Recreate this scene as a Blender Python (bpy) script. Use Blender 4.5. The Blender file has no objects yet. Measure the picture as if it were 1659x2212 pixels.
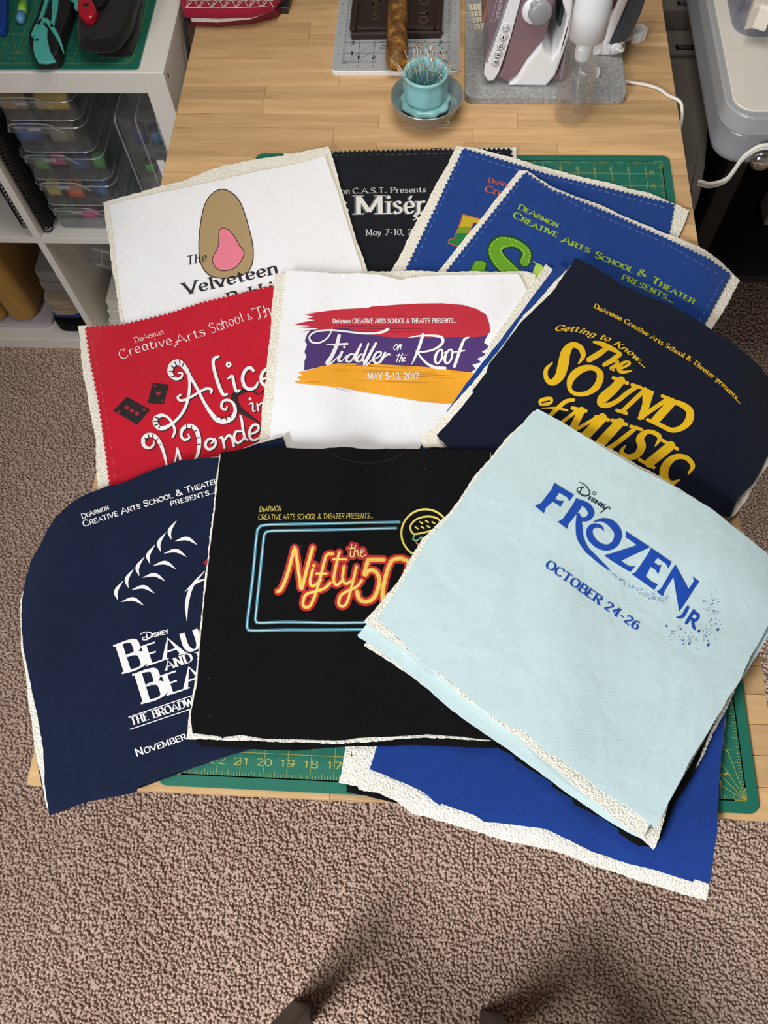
import bpy, bmesh, math, random
import numpy as np
from mathutils import Vector, Matrix
from mathutils.geometry import delaunay_2d_cdt
random.seed(7); rng = np.random.default_rng(7)
scene = bpy.context.scene
COL = scene.collection

# ------------------------------------------------------------------ camera
CAM = np.array([-0.0374, -0.0832, 1.642])
ROT = np.array([[0.99820144, -0.02934943, 0.05227326],
                [0.04834374, 0.90972446, -0.41238852],
                [-0.03545090, 0.41417390, 0.90950713]])
FPX = 1704.0
cd = bpy.data.cameras.new('camera'); cam = bpy.data.objects.new('camera', cd); COL.objects.link(cam)
cd.sensor_fit = 'VERTICAL'; cd.sensor_height = 36.0; cd.lens = FPX / 2212.0 * 36.0
cd.clip_start = 0.02; cd.clip_end = 50
cam.matrix_world = Matrix([list(ROT[i]) + [CAM[i]] for i in range(3)] + [[0, 0, 0, 1]])
scene.camera = cam

# ------------------------------------------------------------------ world, window light, exposure
w = bpy.data.worlds.new('room_light'); scene.world = w; w.use_nodes = True
bg = w.node_tree.nodes['Background']; bg.inputs[0].default_value = (0.92, 0.96, 1.0, 1); bg.inputs[1].default_value = 0.17
def area(name, loc, target, sx, sy, power, col, spread=180):
    l = bpy.data.lights.new(name, 'AREA'); l.shape = 'RECTANGLE'; l.size = sx; l.size_y = sy
    l.energy = power; l.color = col; l.spread = math.radians(spread)
    o = bpy.data.objects.new(name, l); COL.objects.link(o); o.location = loc
    o.rotation_euler = (Vector(target) - Vector(loc)).to_track_quat('-Z', 'Y').to_euler()
    return o
area('window_light', (-1.28, -1.20, 1.65), (-0.2, -0.68, 0.70), 1.0, 1.0, 68, (0.97, 0.985, 1.0), 118)
area('added_table_fill', (-0.08, 0.82, 1.85), (-0.08, 0.88, 0.75), 0.6, 0.6, 6.0, (1.0, 0.96, 0.9), 150)  # added fill with no fixture, low overhead to brighten the far table
scene.view_settings.view_transform = 'Standard'; scene.view_settings.look = 'None'
scene.view_settings.gamma = 1.0; scene.view_settings.use_curve_mapping = False
scene.view_settings.exposure = -0.08
try: scene.cycles.transparent_max_bounces = 48
except AttributeError: pass

# ------------------------------------------------------------------ helpers: projection
ZT = 0.757                      # table top height
def rays(P):
    P = np.asarray(P, float).reshape(-1, 2)
    d = np.stack([(P[:, 0] - 829.5) / FPX, -(P[:, 1] - 1106) / FPX, -np.ones(len(P))], 1)
    return d @ ROT.T
def U(x, y, z=ZT):              # the point at height z seen at a place of the photograph
    d = rays([(x, y)])[0]; return Vector(CAM + d * ((z - CAM[2]) / d[2]))
def V(x, y, Y):                 # the point on an upright plane at depth Y
    d = rays([(x, y)])[0]; return Vector(CAM + d * ((Y - CAM[1]) / d[1]))

# ------------------------------------------------------------------ helpers: objects
def obj(name, me, mat=None, parent=None, smooth=False):
    if not isinstance(me, bpy.types.Mesh):
        m2 = bpy.data.meshes.new(name); me.to_mesh(m2); me.free(); me = m2
    if mat is not None and not me.materials:
        for m in (mat if isinstance(mat, (list, tuple)) else [mat]): me.materials.append(m)
    if smooth: me.polygons.foreach_set('use_smooth', [True] * len(me.polygons))
    o = bpy.data.objects.new(name, me); COL.objects.link(o)
    if parent is not None: o.parent = parent
    return o
def mesh(name, v, f):
    me = bpy.data.meshes.new(name); me.from_pydata([tuple(map(float, p)) for p in v], [], [list(map(int, q)) for q in f]); me.update(); return me
def thing(name, label, cat, loc=(0, 0, 0), rz=0, group=None):
    o = bpy.data.objects.new(name, None); COL.objects.link(o); o.location = loc; o.rotation_euler = (0, 0, rz)
    o.empty_display_size = 0.02
    return tag(o, label, cat, group)
def tag(o, label=None, cat=None, group=None, kind=None):
    if label: o['label'] = label
    if cat: o['category'] = cat
    if group: o['group'] = group
    if kind: o['kind'] = kind
    return o
def copy_tree(o, parent=None):
    kids = [c for c in COL.objects if c.parent == o]
    c = o.copy(); COL.objects.link(c); c.parent = parent
    for k in kids: copy_tree(k, c)
    return c
def bm_box(bm, x0, x1, y0, y1, z0, z1, bev=0, seg=2):
    r = bmesh.ops.create_cube(bm, size=1.0)
    vs = r['verts']
    bmesh.ops.scale(bm, vec=(x1 - x0, y1 - y0, z1 - z0), verts=vs)
    bmesh.ops.translate(bm, vec=((x0 + x1) / 2, (y0 + y1) / 2, (z0 + z1) / 2), verts=vs)
    if bev > 0:
        es = list({e for v in vs for e in v.link_edges})
        bmesh.ops.bevel(bm, geom=es, offset=bev, segments=seg, profile=0.6, affect='EDGES')
    return bm
def box(name, x0, x1, y0, y1, z0, z1, mat, parent=None, bev=0.0, seg=2, smooth=False):
    return obj(name, bm_box(bmesh.new(), x0, x1, y0, y1, z0, z1, bev, seg), mat, parent, smooth)
def lathe(name, prof, mat, parent=None, n=40, loc=(0, 0, 0), rad=None, smooth=True, axis=None):
    v, f = [], []
    for r, z in prof:
        for i in range(n):
            a = 2 * math.pi * i / n; rr = r * (rad(a, z) if rad else 1)
            v.append(Vector((rr * math.cos(a), rr * math.sin(a), z)))
    for j in range(len(prof) - 1):
        for i in range(n):
            k = (i + 1) % n; f.append((j * n + i, j * n + k, (j + 1) * n + k, (j + 1) * n + i))
    if prof[0][0] > 1e-6: f.append(tuple(range(n))[::-1])
    if prof[-1][0] > 1e-6: f.append(tuple((len(prof) - 1) * n + i for i in range(n)))
    q = axis.to_track_quat('Z', 'Y') if axis is not None else None
    v = [(q @ p if q else p) + Vector(loc) for p in v]
    return obj(name, mesh(name, v, f), mat, parent, smooth)
def catmull(P, k=6, closed=False):
    P = [tuple(map(float, p)) for p in P]; n = len(P); out = []
    if n < 3: return P
    m = n if closed else n - 1
    for i in range(m):
        if closed: p0, p1, p2, p3 = P[(i - 1) % n], P[i], P[(i + 1) % n], P[(i + 2) % n]
        else:
            p1, p2 = P[i], P[i + 1]
            p0 = P[i - 1] if i else tuple(2 * a - b for a, b in zip(p1, p2)); p3 = P[i + 2] if i + 2 < n else tuple(2 * a - b for a, b in zip(p2, p1))
        for j in range(k):
            t = j / k
            out.append(tuple(0.5 * (2 * b + (c - a) * t + (2 * a - 5 * b + 4 * c - d) * t * t + (3 * b - a - 3 * c + d) * t ** 3) for a, b, c, d in zip(p0, p1, p2, p3)))
    if not closed: out.append(P[-1])
    return out
def tube_bm(bm, path, r, n=8, caps=True):
    P = [Vector(p) for p in path]; rings = []; up = None
    for i, p in enumerate(P):
        t = (P[min(i + 1, len(P) - 1)] - P[max(i - 1, 0)]).normalized()
        if up is None: up = t.orthogonal().normalized()
        up = (up - t * up.dot(t)).normalized(); s = t.cross(up)
        rr = r[i] if isinstance(r, (list, tuple)) else r
        rings.append([bm.verts.new(p + (up * math.cos(2 * math.pi * k / n) + s * math.sin(2 * math.pi * k / n)) * rr) for k in range(n)])
    for a, b in zip(rings, rings[1:]):
        for k in range(n): bm.faces.new((a[k], a[(k + 1) % n], b[(k + 1) % n], b[k]))
    if caps: bm.faces.new(rings[0][::-1]); bm.faces.new(rings[-1])
    return bm
def tube(name, path, r, mat, parent=None, n=8, smooth=True):
    bm = tube_bm(bmesh.new(), path, r, n); return obj(name, bm, mat, parent, smooth)
def prism(name, pts, d0, d1, mat, parent=None, axis='z', bev=0.0, seg=2, smooth=False):
    """a 2-D outline given depth: axis z -> (x,y) outline, axis y -> (x,z) outline"""
    bm = bmesh.new()
    mk = (lambda p, d: (p[0], p[1], d)) if axis == 'z' else (lambda p, d: (p[0], d, p[1])) if axis == 'y' else (lambda p, d: (d, p[0], p[1]))
    lo = [bm.verts.new(mk(p, d0)) for p in pts]; hi = [bm.verts.new(mk(p, d1)) for p in pts]
    n = len(pts)
    a = bm.faces.new(lo[::-1]); b = bm.faces.new(hi)
    for i in range(n): bm.faces.new((lo[i], lo[(i + 1) % n], hi[(i + 1) % n], hi[i]))
    bmesh.ops.recalc_face_normals(bm, faces=bm.faces)
    if bev > 0:
        es = list({e for f_ in (a, b) for e in f_.edges})
        bmesh.ops.bevel(bm, geom=es, offset=bev, segments=seg, profile=0.5, affect='EDGES')
    bmesh.ops.triangulate(bm, faces=[f_ for f_ in bm.faces if len(f_.verts) > 4])
    return obj(name, bm, mat, parent, smooth)
def rrect(x0, x1, y0, y1, r, k=5):
    out = []
    for cx, cy, a0 in ((x1 - r, y1 - r, 0), (x0 + r, y1 - r, 90), (x0 + r, y0 + r, 180), (x1 - r, y0 + r, 270)):
        for i in range(k + 1):
            a = math.radians(a0 + 90 * i / k); out.append((cx + r * math.cos(a), cy + r * math.sin(a)))
    return out

# ------------------------------------------------------------------ helpers: materials
MATS = {}
def nodes(name):
    m = bpy.data.materials.new(name); m.use_nodes = True; nt = m.node_tree
    return m, nt, nt.nodes['Principled BSDF'], (lambda t, **k: nn(nt, t, **k)), nt.links.new
def nn(nt, t, **k):
    n = nt.nodes.new(t)
    for a, b in k.items():
        if a in n.inputs: n.inputs[a].default_value = b
        else: setattr(n, a, b)
    return n
def srgb(*c):
    return tuple((v / 12.92 if v <= 0.04045 else ((v + 0.055) / 1.055) ** 2.4) for v in (x / 255 for x in c)) + (1,)
def plain(name, c, rough=0.5, metal=0.0, bump=0.0, scale=200, spec=0.5, var=0.06):
    if name in MATS: return MATS[name]
    m, nt, b, N, L = nodes(name)
    b.inputs['Roughness'].default_value = rough; b.inputs['Metallic'].default_value = metal
    b.inputs['Specular IOR Level'].default_value = spec
    tc = N('ShaderNodeTexCoord'); no = N('ShaderNodeTexNoise', Scale=scale, Detail=3.0); L(tc.outputs['Object'], no.inputs['Vector'])
    mx = N('ShaderNodeMix', data_type='RGBA'); c0 = srgb(*c)
    mx.inputs[6].default_value = tuple(v * (1 - var) for v in c0[:3]) + (1,); mx.inputs[7].default_value = tuple(min(1, v * (1 + var)) for v in c0[:3]) + (1,)
    L(no.outputs['Fac'], mx.inputs[0]); L(mx.outputs[2], b.inputs['Base Color'])
    if bump:
        bp = N('ShaderNodeBump', Strength=bump, Distance=0.001); L(no.outputs['Fac'], bp.inputs['Height']); L(bp.outputs['Normal'], b.inputs['Normal'])
    MATS[name] = m; return m
def fabric(name, c, heather=0.12, bump=0.35, scale=900, rough=0.95, sheen=0.15, crease=0.5, lint=0.0):
    """jersey knit: fine loops, a heathered tone, soft rumples and lint"""
    m, nt, b, N, L = nodes(name); c0 = srgb(*c)
    b.inputs['Roughness'].default_value = rough; b.inputs['Specular IOR Level'].default_value = 0.12
    b.inputs['Sheen Weight'].default_value = sheen; b.inputs['Sheen Roughness'].default_value = 0.5
    tc = N('ShaderNodeTexCoord')
    n1 = N('ShaderNodeTexNoise', Scale=scale, Detail=2.0); n2 = N('ShaderNodeTexNoise', Scale=30.0, Detail=3.0, Roughness=0.5, Distortion=0.8)
    n3 = N('ShaderNodeTexNoise', Scale=9.0, Detail=3.0, Distortion=0.6)
    for n in (n1, n2, n3): L(tc.outputs['Object'], n.inputs['Vector'])
    ad = N('ShaderNodeMath', operation='MULTIPLY_ADD'); L(n1.outputs['Fac'], ad.inputs[0]); ad.inputs[1].default_value = 0.6
    m3 = N('ShaderNodeMath', operation='MULTIPLY'); L(n2.outputs['Fac'], m3.inputs[0]); m3.inputs[1].default_value = 0.4; L(m3.outputs[0], ad.inputs[2])
    mr = N('ShaderNodeMapRange'); mr.inputs[1].default_value = 0.3; mr.inputs[2].default_value = 0.7; L(ad.outputs[0], mr.inputs[0])
    mx = N('ShaderNodeMix', data_type='RGBA')
    mx.inputs[6].default_value = tuple(v * (1 - heather) for v in c0[:3]) + (1,); mx.inputs[7].default_value = tuple(min(1, v * (1 + heather)) for v in c0[:3]) + (1,)
    L(mr.outputs[0], mx.inputs[0]); out = mx.outputs[2]
    if lint:
        vo = N('ShaderNodeTexVoronoi', Scale=95.0); L(tc.outputs['Object'], vo.inputs['Vector'])
        lt = N('ShaderNodeMath', operation='LESS_THAN'); L(vo.outputs['Distance'], lt.inputs[0]); lt.inputs[1].default_value = 0.035
        ml = N('ShaderNodeMix', data_type='RGBA'); ml.inputs[7].default_value = (0.4, 0.4, 0.4, 1)
        mu = N('ShaderNodeMath', operation='MULTIPLY'); L(lt.outputs[0], mu.inputs[0]); mu.inputs[1].default_value = lint
        L(mu.outputs[0], ml.inputs[0]); L(out, ml.inputs[6]); out = ml.outputs[2]
    L(out, b.inputs['Base Color'])
    b1 = N('ShaderNodeBump', Strength=bump, Distance=0.0008); L(n1.outputs['Fac'], b1.inputs['Height'])
    b2 = N('ShaderNodeBump', Strength=crease * 0.45, Distance=0.004); L(n2.outputs['Fac'], b2.inputs['Height']); L(b1.outputs['Normal'], b2.inputs['Normal'])
    b3 = N('ShaderNodeBump', Strength=crease * 0.7, Distance=0.012); L(n3.outputs['Fac'], b3.inputs['Height']); L(b2.outputs['Normal'], b3.inputs['Normal'])
    L(b3.outputs['Normal'], b.inputs['Normal'])
    MATS[name] = m; return m
def printed(name, c, rough=0.7, wear=0.0, var=0.06, glit=0.0):
    m, nt, b, N, L = nodes(name); c0 = srgb(*c)
    b.inputs['Roughness'].default_value = rough; b.inputs['Specular IOR Level'].default_value = 0.2
    tc = N('ShaderNodeTexCoord'); n1 = N('ShaderNodeTexNoise', Scale=800.0, Detail=2.0); L(tc.outputs['Object'], n1.inputs['Vector'])
    mx = N('ShaderNodeMix', data_type='RGBA')
    mx.inputs[6].default_value = tuple(v * (1 - var * 2) for v in c0[:3]) + (1,); mx.inputs[7].default_value = tuple(min(1, v * (1 + var)) for v in c0[:3]) + (1,)
    L(n1.outputs['Fac'], mx.inputs[0]); L(mx.outputs[2], b.inputs['Base Color'])
    bp = N('ShaderNodeBump', Strength=0.3, Distance=0.0006); L(n1.outputs['Fac'], bp.inputs['Height']); L(bp.outputs['Normal'], b.inputs['Normal'])
    MATS[name] = m; return m
def clear(name, tint=(235, 240, 240), milk=0.15, rough=0.12, gloss=0.12):
    m = bpy.data.materials.new(name); m.use_nodes = True; nt = m.node_tree; nt.nodes.clear(); N = lambda t, **k: nn(nt, t, **k); L = nt.links.new
    tr = N('ShaderNodeBsdfTransparent'); tr.inputs[0].default_value = srgb(*tint)
    df = N('ShaderNodeBsdfPrincipled', Roughness=0.4); df.inputs['Base Color'].default_value = srgb(*tint)
    gl = N('ShaderNodeBsdfGlossy', Roughness=rough)
    no = N('ShaderNodeTexNoise', Scale=60.0); tc = N('ShaderNodeTexCoord'); L(tc.outputs['Object'], no.inputs['Vector'])
    mm = N('ShaderNodeMath', operation='MULTIPLY'); L(no.outputs['Fac'], mm.inputs[0]); mm.inputs[1].default_value = milk * 2
    m1 = N('ShaderNodeMixShader'); L(mm.outputs[0], m1.inputs[0]); L(tr.outputs[0], m1.inputs[1]); L(df.outputs[0], m1.inputs[2])
    lw = N('ShaderNodeLayerWeight', Blend=0.35); ma = N('ShaderNodeMath', operation='MULTIPLY_ADD'); L(lw.outputs['Facing'], ma.inputs[0]); ma.inputs[1].default_value = gloss * 1.4; ma.inputs[2].default_value = gloss * 0.15
    m2 = N('ShaderNodeMixShader'); L(ma.outputs[0], m2.inputs[0]); L(m1.outputs[0], m2.inputs[1]); L(gl.outputs[0], m2.inputs[2])
    o = N('ShaderNodeOutputMaterial'); L(m2.outputs[0], o.inputs[0]); MATS[name] = m; return m

# ------------------------------------------------------------------ helpers: flat print built from strokes and outlines (2-D)
class Print:
    def __init__(s): s.v = []; s.f = []
    def add(s, v, f):
        b = len(s.v); s.v += list(v); s.f += [tuple(i + b for i in q) for q in f]
    def ribbon(s, P, wd, closed=False, cap=True, off=(0, 0)):
        P = [np.array(p[:2], float) + off for p in P]; n = len(P)
        if n < 2: return
        W = list(wd) if hasattr(wd, '__len__') else [wd] * n
        L, R = [], []
        for i in range(n):
            a = P[(i - 1) % n] if (closed or i) else P[i]; c = P[(i + 1) % n] if (closed or i < n - 1) else P[i]
            t = c - a; l = np.hypot(*t); t = t / l if l > 1e-9 else np.array([1., 0])
            nv = np.array([-t[1], t[0]]) * W[i] / 2; L.append(P[i] + nv); R.append(P[i] - nv)
        s.add(L + R, [(i, (i + 1) % n, n + (i + 1) % n, n + i) for i in range(n if closed else n - 1)])
        if cap and not closed:
            for i, sg in ((0, -1), (n - 1, 1)):
                if W[i] < 1.2: continue
                t = (P[1] - P[0]) if i == 0 else (P[-1] - P[-2]); t = t / (np.hypot(*t) + 1e-9) * sg; nv = np.array([-t[1], t[0]])
                s.add([P[i] + (t * math.cos(a) + nv * math.sin(a)) * W[i] / 2 for a in np.linspace(-math.pi / 2, math.pi / 2, 6)], [(0, 1, 2, 3, 4, 5)])
    def stroke(s, pts, w=None, k=5, closed=False, off=(0, 0), grow=0.0, scale=1.0):
        """pts (x,y) or (x,y,width); smooth curve"""
        if len(pts[0]) == 2: pts = [(p[0], p[1], w) for p in pts]
        Q = catmull(pts, k, closed) if len(pts) > 2 else pts
        s.ribbon([q[:2] for q in Q], [max(0.3, q[2] * scale + grow) for q in Q], closed, off=off)
    def dot(s, x, y, r, n=10, ry=None):
        ry = ry or r; s.add([np.array([x + r * math.cos(2 * math.pi * i / n), y + ry * math.sin(2 * math.pi * i / n)]) for i in range(n)], [tuple(range(n))])
    def poly(s, loops, step=9.0):
        if not hasattr(loops[0][0], '__len__'): loops = [loops]
        v, f = cdt(loops, step); s.add(v, f)
def inside(P, loop):
    x, y = P[:, 0], P[:, 1]; c = np.zeros(len(P), bool); q = np.asarray(loop, float); n = len(q)
    for i in range(n):
        x1, y1 = q[i]; x2, y2 = q[(i + 1) % n]
        if y1 == y2: continue
        m = (y1 > y) != (y2 > y); c ^= m & (x < (x2 - x1) * (y - y1) / (y2 - y1) + x1)
    return c
def cdt(loops, step):
    V2, E = [], []
    for lp in loops:
        b = len(V2); n = len(lp); V2 += [Vector((float(p[0]), float(p[1]))) for p in lp]; E += [(b + i, b + (i + 1) % n) for i in range(n)]
    A = np.array([p for lp in loops for p in lp], float); x0, y0 = A.min(0); x1, y1 = A.max(0)
    gx, gy = np.meshgrid(np.arange(x0 + step / 2, x1, step), np.arange(y0 + step / 2, y1, step)); G = np.stack([gx.ravel(), gy.ravel()], 1)
    if len(G):
        m = np.zeros(len(G), bool)
        for lp in loops: m ^= inside(G, lp)
        G = G[m]
        if len(G) and len(A) < 2500:
            d2 = ((G[:, None, :] - A[None]) ** 2).sum(2).min(1); G = G[d2 > (step * 0.35) ** 2]
        V2 += [Vector(map(float, g)) for g in G]
    r = delaunay_2d_cdt(V2, E, [], 0, 1e-5)
    vv = np.array([tuple(p) for p in r[0]]); ff = np.array([tuple(q) for q in r[2]])
    c = vv[ff].mean(1); m = np.zeros(len(c), bool)
    for lp in loops: m ^= inside(c, lp)
    return [np.array(p) for p in vv], [tuple(q) for q in ff[m]]
def T(x0, y0, pts, s=3.9976):
    """points read from an enlarged crop of the photograph, with optional width"""
    return [(x0 + p[0] / s, y0 + p[1] / s) + ((p[2] / s,) if len(p) > 2 else ()) for p in pts]

# ------------------------------------------------------------------ a drawn alphabet: centre lines, cap height 10
GL = {
'A': (7.2, "0,0 3.6,10 7.2,0|1.5,3.4 5.7,3.4"), 'B': (6.3, "1,0 1,10|~1,10 3.6,10 5.3,9.2 5.3,6.4 3.8,5.3 1,5.3|~1,5.3 4,5.3 6,4.3 6,1.2 4.2,0 1,0"),
'C': (7, "~6.6,8.2 5.2,9.8 3,9.8 0.8,7.6 0.6,3.4 2.4,0.4 5,0.2 6.7,1.8"), 'D': (7, "1,0 1,10|~1,10 3.8,10 6.2,8.2 6.7,5 6.2,1.8 3.8,0 1,0"),
'E': (5.8, "1,0 1,10|1,10 5.4,10|1,5.3 4.6,5.3|1,0 5.6,0"), 'F': (5.5, "1,0 1,10|1,10 5.4,10|1,5.2 4.6,5.2"),
'G': (7.4, "~6.7,8.2 5.2,9.8 3,9.8 0.8,7.6 0.6,3.4 2.4,0.4 5,0.2 6.6,1.6|6.6,0.6 6.6,4.4 4.4,4.4"), 'H': (7, "1,0 1,10|6,0 6,10|1,5.2 6,5.2"),
'I': (2.4, "1.2,0 1.2,10"), 'J': (4.6, "~3.6,10 3.6,3 2.8,0.6 1.2,0 0.2,1.4"), 'K': (6.6, "1,0 1,10|1,4.2 5.8,10|2.4,5.8 6.4,0"),
'L': (5.4, "1,10 1,0|1,0 5.4,0"), 'M': (8.6, "1,0 1,10|1,10 4.3,1|4.3,1 7.6,10|7.6,10 7.6,0"), 'N': (7.2, "1,0 1,10|1,10 6.2,0|6.2,0 6.2,10"),
'O': (7.6, "~@3.8,10 1.3,8.6 0.5,5 1.3,1.4 3.8,0 6.3,1.4 7.1,5 6.3,8.6"), 'P': (6, "1,0 1,10|~1,10 3.8,10 5.6,9 5.6,6 3.8,4.8 1,4.8"),
'Q': (7.6, "~@3.8,10 1.3,8.6 0.5,5 1.3,1.4 3.8,0 6.3,1.4 7.1,5 6.3,8.6|4,2.4 7,-1"), 'R': (6.6, "1,0 1,10|~1,10 3.8,10 5.6,9 5.6,6.2 3.8,5 1,5|3.4,5 6.4,0"),
'S': (5.8, "~5.2,8.4 4,9.8 2,9.8 0.8,8 1.4,6.2 4,4.8 5.2,3 4.6,0.8 2.6,0 0.6,1.4"), 'T': (6.4, "3.2,0 3.2,10|0.2,10 6.2,10"),
'U': (7, "~1,10 1,3.4 2,0.7 3.5,0 5,0.7 6,3.4 6,10"), 'V': (6.8, "0,10 3.4,0|3.4,0 6.8,10"), 'W': (9.8, "0,10 2.6,0|2.6,0 4.9,9|4.9,9 7.2,0|7.2,0 9.8,10"),
'X': (6.6, "0.4,0 6.2,10|0.4,10 6.2,0"), 'Y': (6.6, "0.2,10 3.3,4.8|6.4,10 3.3,4.8|3.3,4.8 3.3,0"), 'Z': (6, "0.4,10 5.6,10|5.6,10 0.4,0|0.4,0 5.8,0"),
'a': (5.2, "~4.3,5 3,6.5 1.4,6 0.6,3.4 1.2,0.6 2.6,0.2 4.2,1.8|~4.3,6.4 4.3,2 4.7,0.2 5.2,0.4"), 'b': (5.4, "1,10 1,0.4|~1,2 2,0.2 3.8,0.4 4.8,3.2 4,6 2.4,6.4 1,4.8"),
'c': (4.6, "~4.2,5.4 3,6.5 1.4,6 0.6,3.3 1.4,0.6 3,0.1 4.4,1.4"), 'd': (5.5, "4.4,10 4.4,0|~4.4,4.8 3,6.5 1.4,6 0.6,3.3 1.3,0.5 2.8,0.1 4.4,1.8"),
'e': (4.8, "~0.7,3.4 4.2,3.6 3.8,5.8 2.5,6.5 1.1,5.6 0.6,3.3 1.3,0.7 3,0.1 4.4,1.4"), 'f': (3.4, "~3.4,9.4 2.4,10 1.5,8.6 1.4,6 1.4,0|0.2,6.3 3,6.3"),
'g': (5.4, "~4.3,5 3,6.5 1.4,6 0.6,3.5 1.3,1 2.8,0.5 4.3,2.2|~4.4,6.4 4.4,-1 3.4,-3 1.8,-3.2 0.6,-2"), 'h': (5.6, "1,0 1,10|~1,4.4 2.6,6.4 4,6.2 4.5,4.6 4.5,0"),
'i': (2.2, "1.1,0 1.1,6.4|.1.1,9"), 'j': (2.2, "~1.3,6.4 1.3,-1.4 0.4,-3|.1.2,9"), 'k': (5.2, "1,0 1,10|1,2.6 4.4,6.4|2.2,4 4.9,0"), 'l': (2.2, "1.1,0 1.1,10"),
'm': (8, "1,0 1,6.4|~1,4.6 2.2,6.4 3.5,6.2 4,4.6 4,0|~4,4.6 5.2,6.4 6.5,6.2 7,4.6 7,0"), 'n': (5.6, "1,0 1,6.4|~1,4.4 2.6,6.4 4,6.2 4.5,4.6 4.5,0"),
'o': (5.2, "~@2.6,6.5 1,5.6 0.5,3.3 1,1 2.6,0.1 4.2,1 4.7,3.3 4.2,5.6"), 'p': (5.4, "1,-3 1,6.4|~1,2 2,0.2 3.8,0.4 4.8,3.2 4,6 2.4,6.4 1,4.8"),
'r': (4, "1,0 1,6.4|~1,4 2,6 3,6.5 3.9,6"), 's': (4.2, "~3.7,5.5 2.6,6.5 1.2,6.2 0.8,5 1.8,3.8 3.2,3 3.8,1.8 3,0.3 1.6,0.1 0.5,1.1"), 't': (3.4, "~1.4,8.4 1.4,2 1.8,0.3 2.6,0.1 3.4,0.8|0.2,6.3 3,6.3"),
'u': (5.6, "~1,6.4 1,1.8 2,0.1 3.4,0.4 4.5,2|4.5,6.4 4.5,0"), 'v': (5, "0.2,6.4 2.5,0|2.5,0 4.8,6.4"), 'w': (7.2, "0.2,6.4 1.9,0|1.9,0 3.6,6|3.6,6 5.3,0|5.3,0 7,6.4"),
'x': (5, "0.4,0 4.5,6.4|0.4,6.4 4.5,0"), 'y': (5, "0.2,6.4 2.6,0|~4.8,6.4 2.6,0 1.6,-2.6 0.4,-3"), 'z': (4.6, "0.5,6.3 4.2,6.3|4.2,6.3 0.5,0.1|0.5,0.1 4.4,0.1"),
'0': (6, "~@3,10 1,8.4 0.5,5 1,1.6 3,0 5,1.6 5.5,5 5,8.4"), '1': (4, "2.4,0 2.4,10|2.4,10 0.8,8.2"), '2': (6, "~0.7,7.8 1.6,9.6 3.2,10 5,8.8 5,6.6 0.6,0|0.6,0 5.6,0"),
'3': (5.8, "~0.7,8.6 2.2,10 4.2,9.6 5,7.8 4.2,5.8 2.2,5.4|~2.2,5.4 4.4,5 5.4,3 4.6,0.8 2.6,0 0.5,1.4"), '4': (6.2, "4.4,0 4.4,10|4.4,10 0.4,3|0.4,3 6,3"),
'5': (5.8, "5,10 1.2,10|1.2,10 0.9,5.6|~0.9,5.4 2.8,6.2 4.6,5.4 5.3,3.4 4.6,1 2.6,0 0.6,1.2"), '6': (6, "~4.8,9.2 3,9.8 1.2,7.6 0.6,3.6 1.4,0.8 3,0 4.8,1 5.4,3.2 4.6,5.4 3,6 1.4,5 0.7,3.2"),
'7': (5.6, "0.4,10 5.4,10|5.4,10 2,0"), '8': (5.8, "~@2.9,10 1.2,9 1.2,6.6 2.9,5.4 4.9,4 4.9,1.2 2.9,0 0.9,1.2 0.9,4 2.9,5.4 4.6,6.6 4.6,9"), '9': (6, "~1,0.8 2.8,0.2 4.6,2.4 5.3,6.4 4.6,9.2 3,10 1.2,9 0.6,6.8 1.4,4.6 3,4 4.6,5 5.2,6.8"),
'&': (7.6, "~7,3.6 5.6,1 3.4,0 1.4,0.4 0.6,2.4 1.6,4.6 4,6.4 4.6,8.2 3.6,9.9 2.2,9.4 2,7.6 3.6,4.8 7.4,0"), '.': (2, ".1,0.6"), ',': (2, ".1,0.6|1.1,0.5 0.5,-1.6"), '-': (4, "0.5,4 3.5,4"), '+': (6, "0.6,5 5.4,5|3,2.6 3,7.4"), ' ': (3, ""), "'": (1.6, "0.8,10 0.6,7.6"),
}
GL['\u00e9'] = (GL['e'][0], GL['e'][1] + "|2.2,7.6 3.6,9.6")
ST = dict(
  serif=dict(thick=1.5, thin=0.55, pen=25, serif=2.2), bold=dict(thick=2.4, thin=0.8, pen=20, serif=2.4), sans=dict(thick=1.1, thin=1.1, pen=0, serif=0),
  heavy=dict(thick=1.9, thin=1.7, pen=0, serif=0), script=dict(thick=1.9, thin=0.7, pen=40, serif=0, slant=0.3), curly=dict(thick=0.85, thin=0.55, pen=20, serif=0, curl=1), light=dict(thick=0.8, thin=0.8, pen=0, serif=0),
  times=dict(thick=2.1, thin=0.6, pen=12, serif=2.2))
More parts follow.
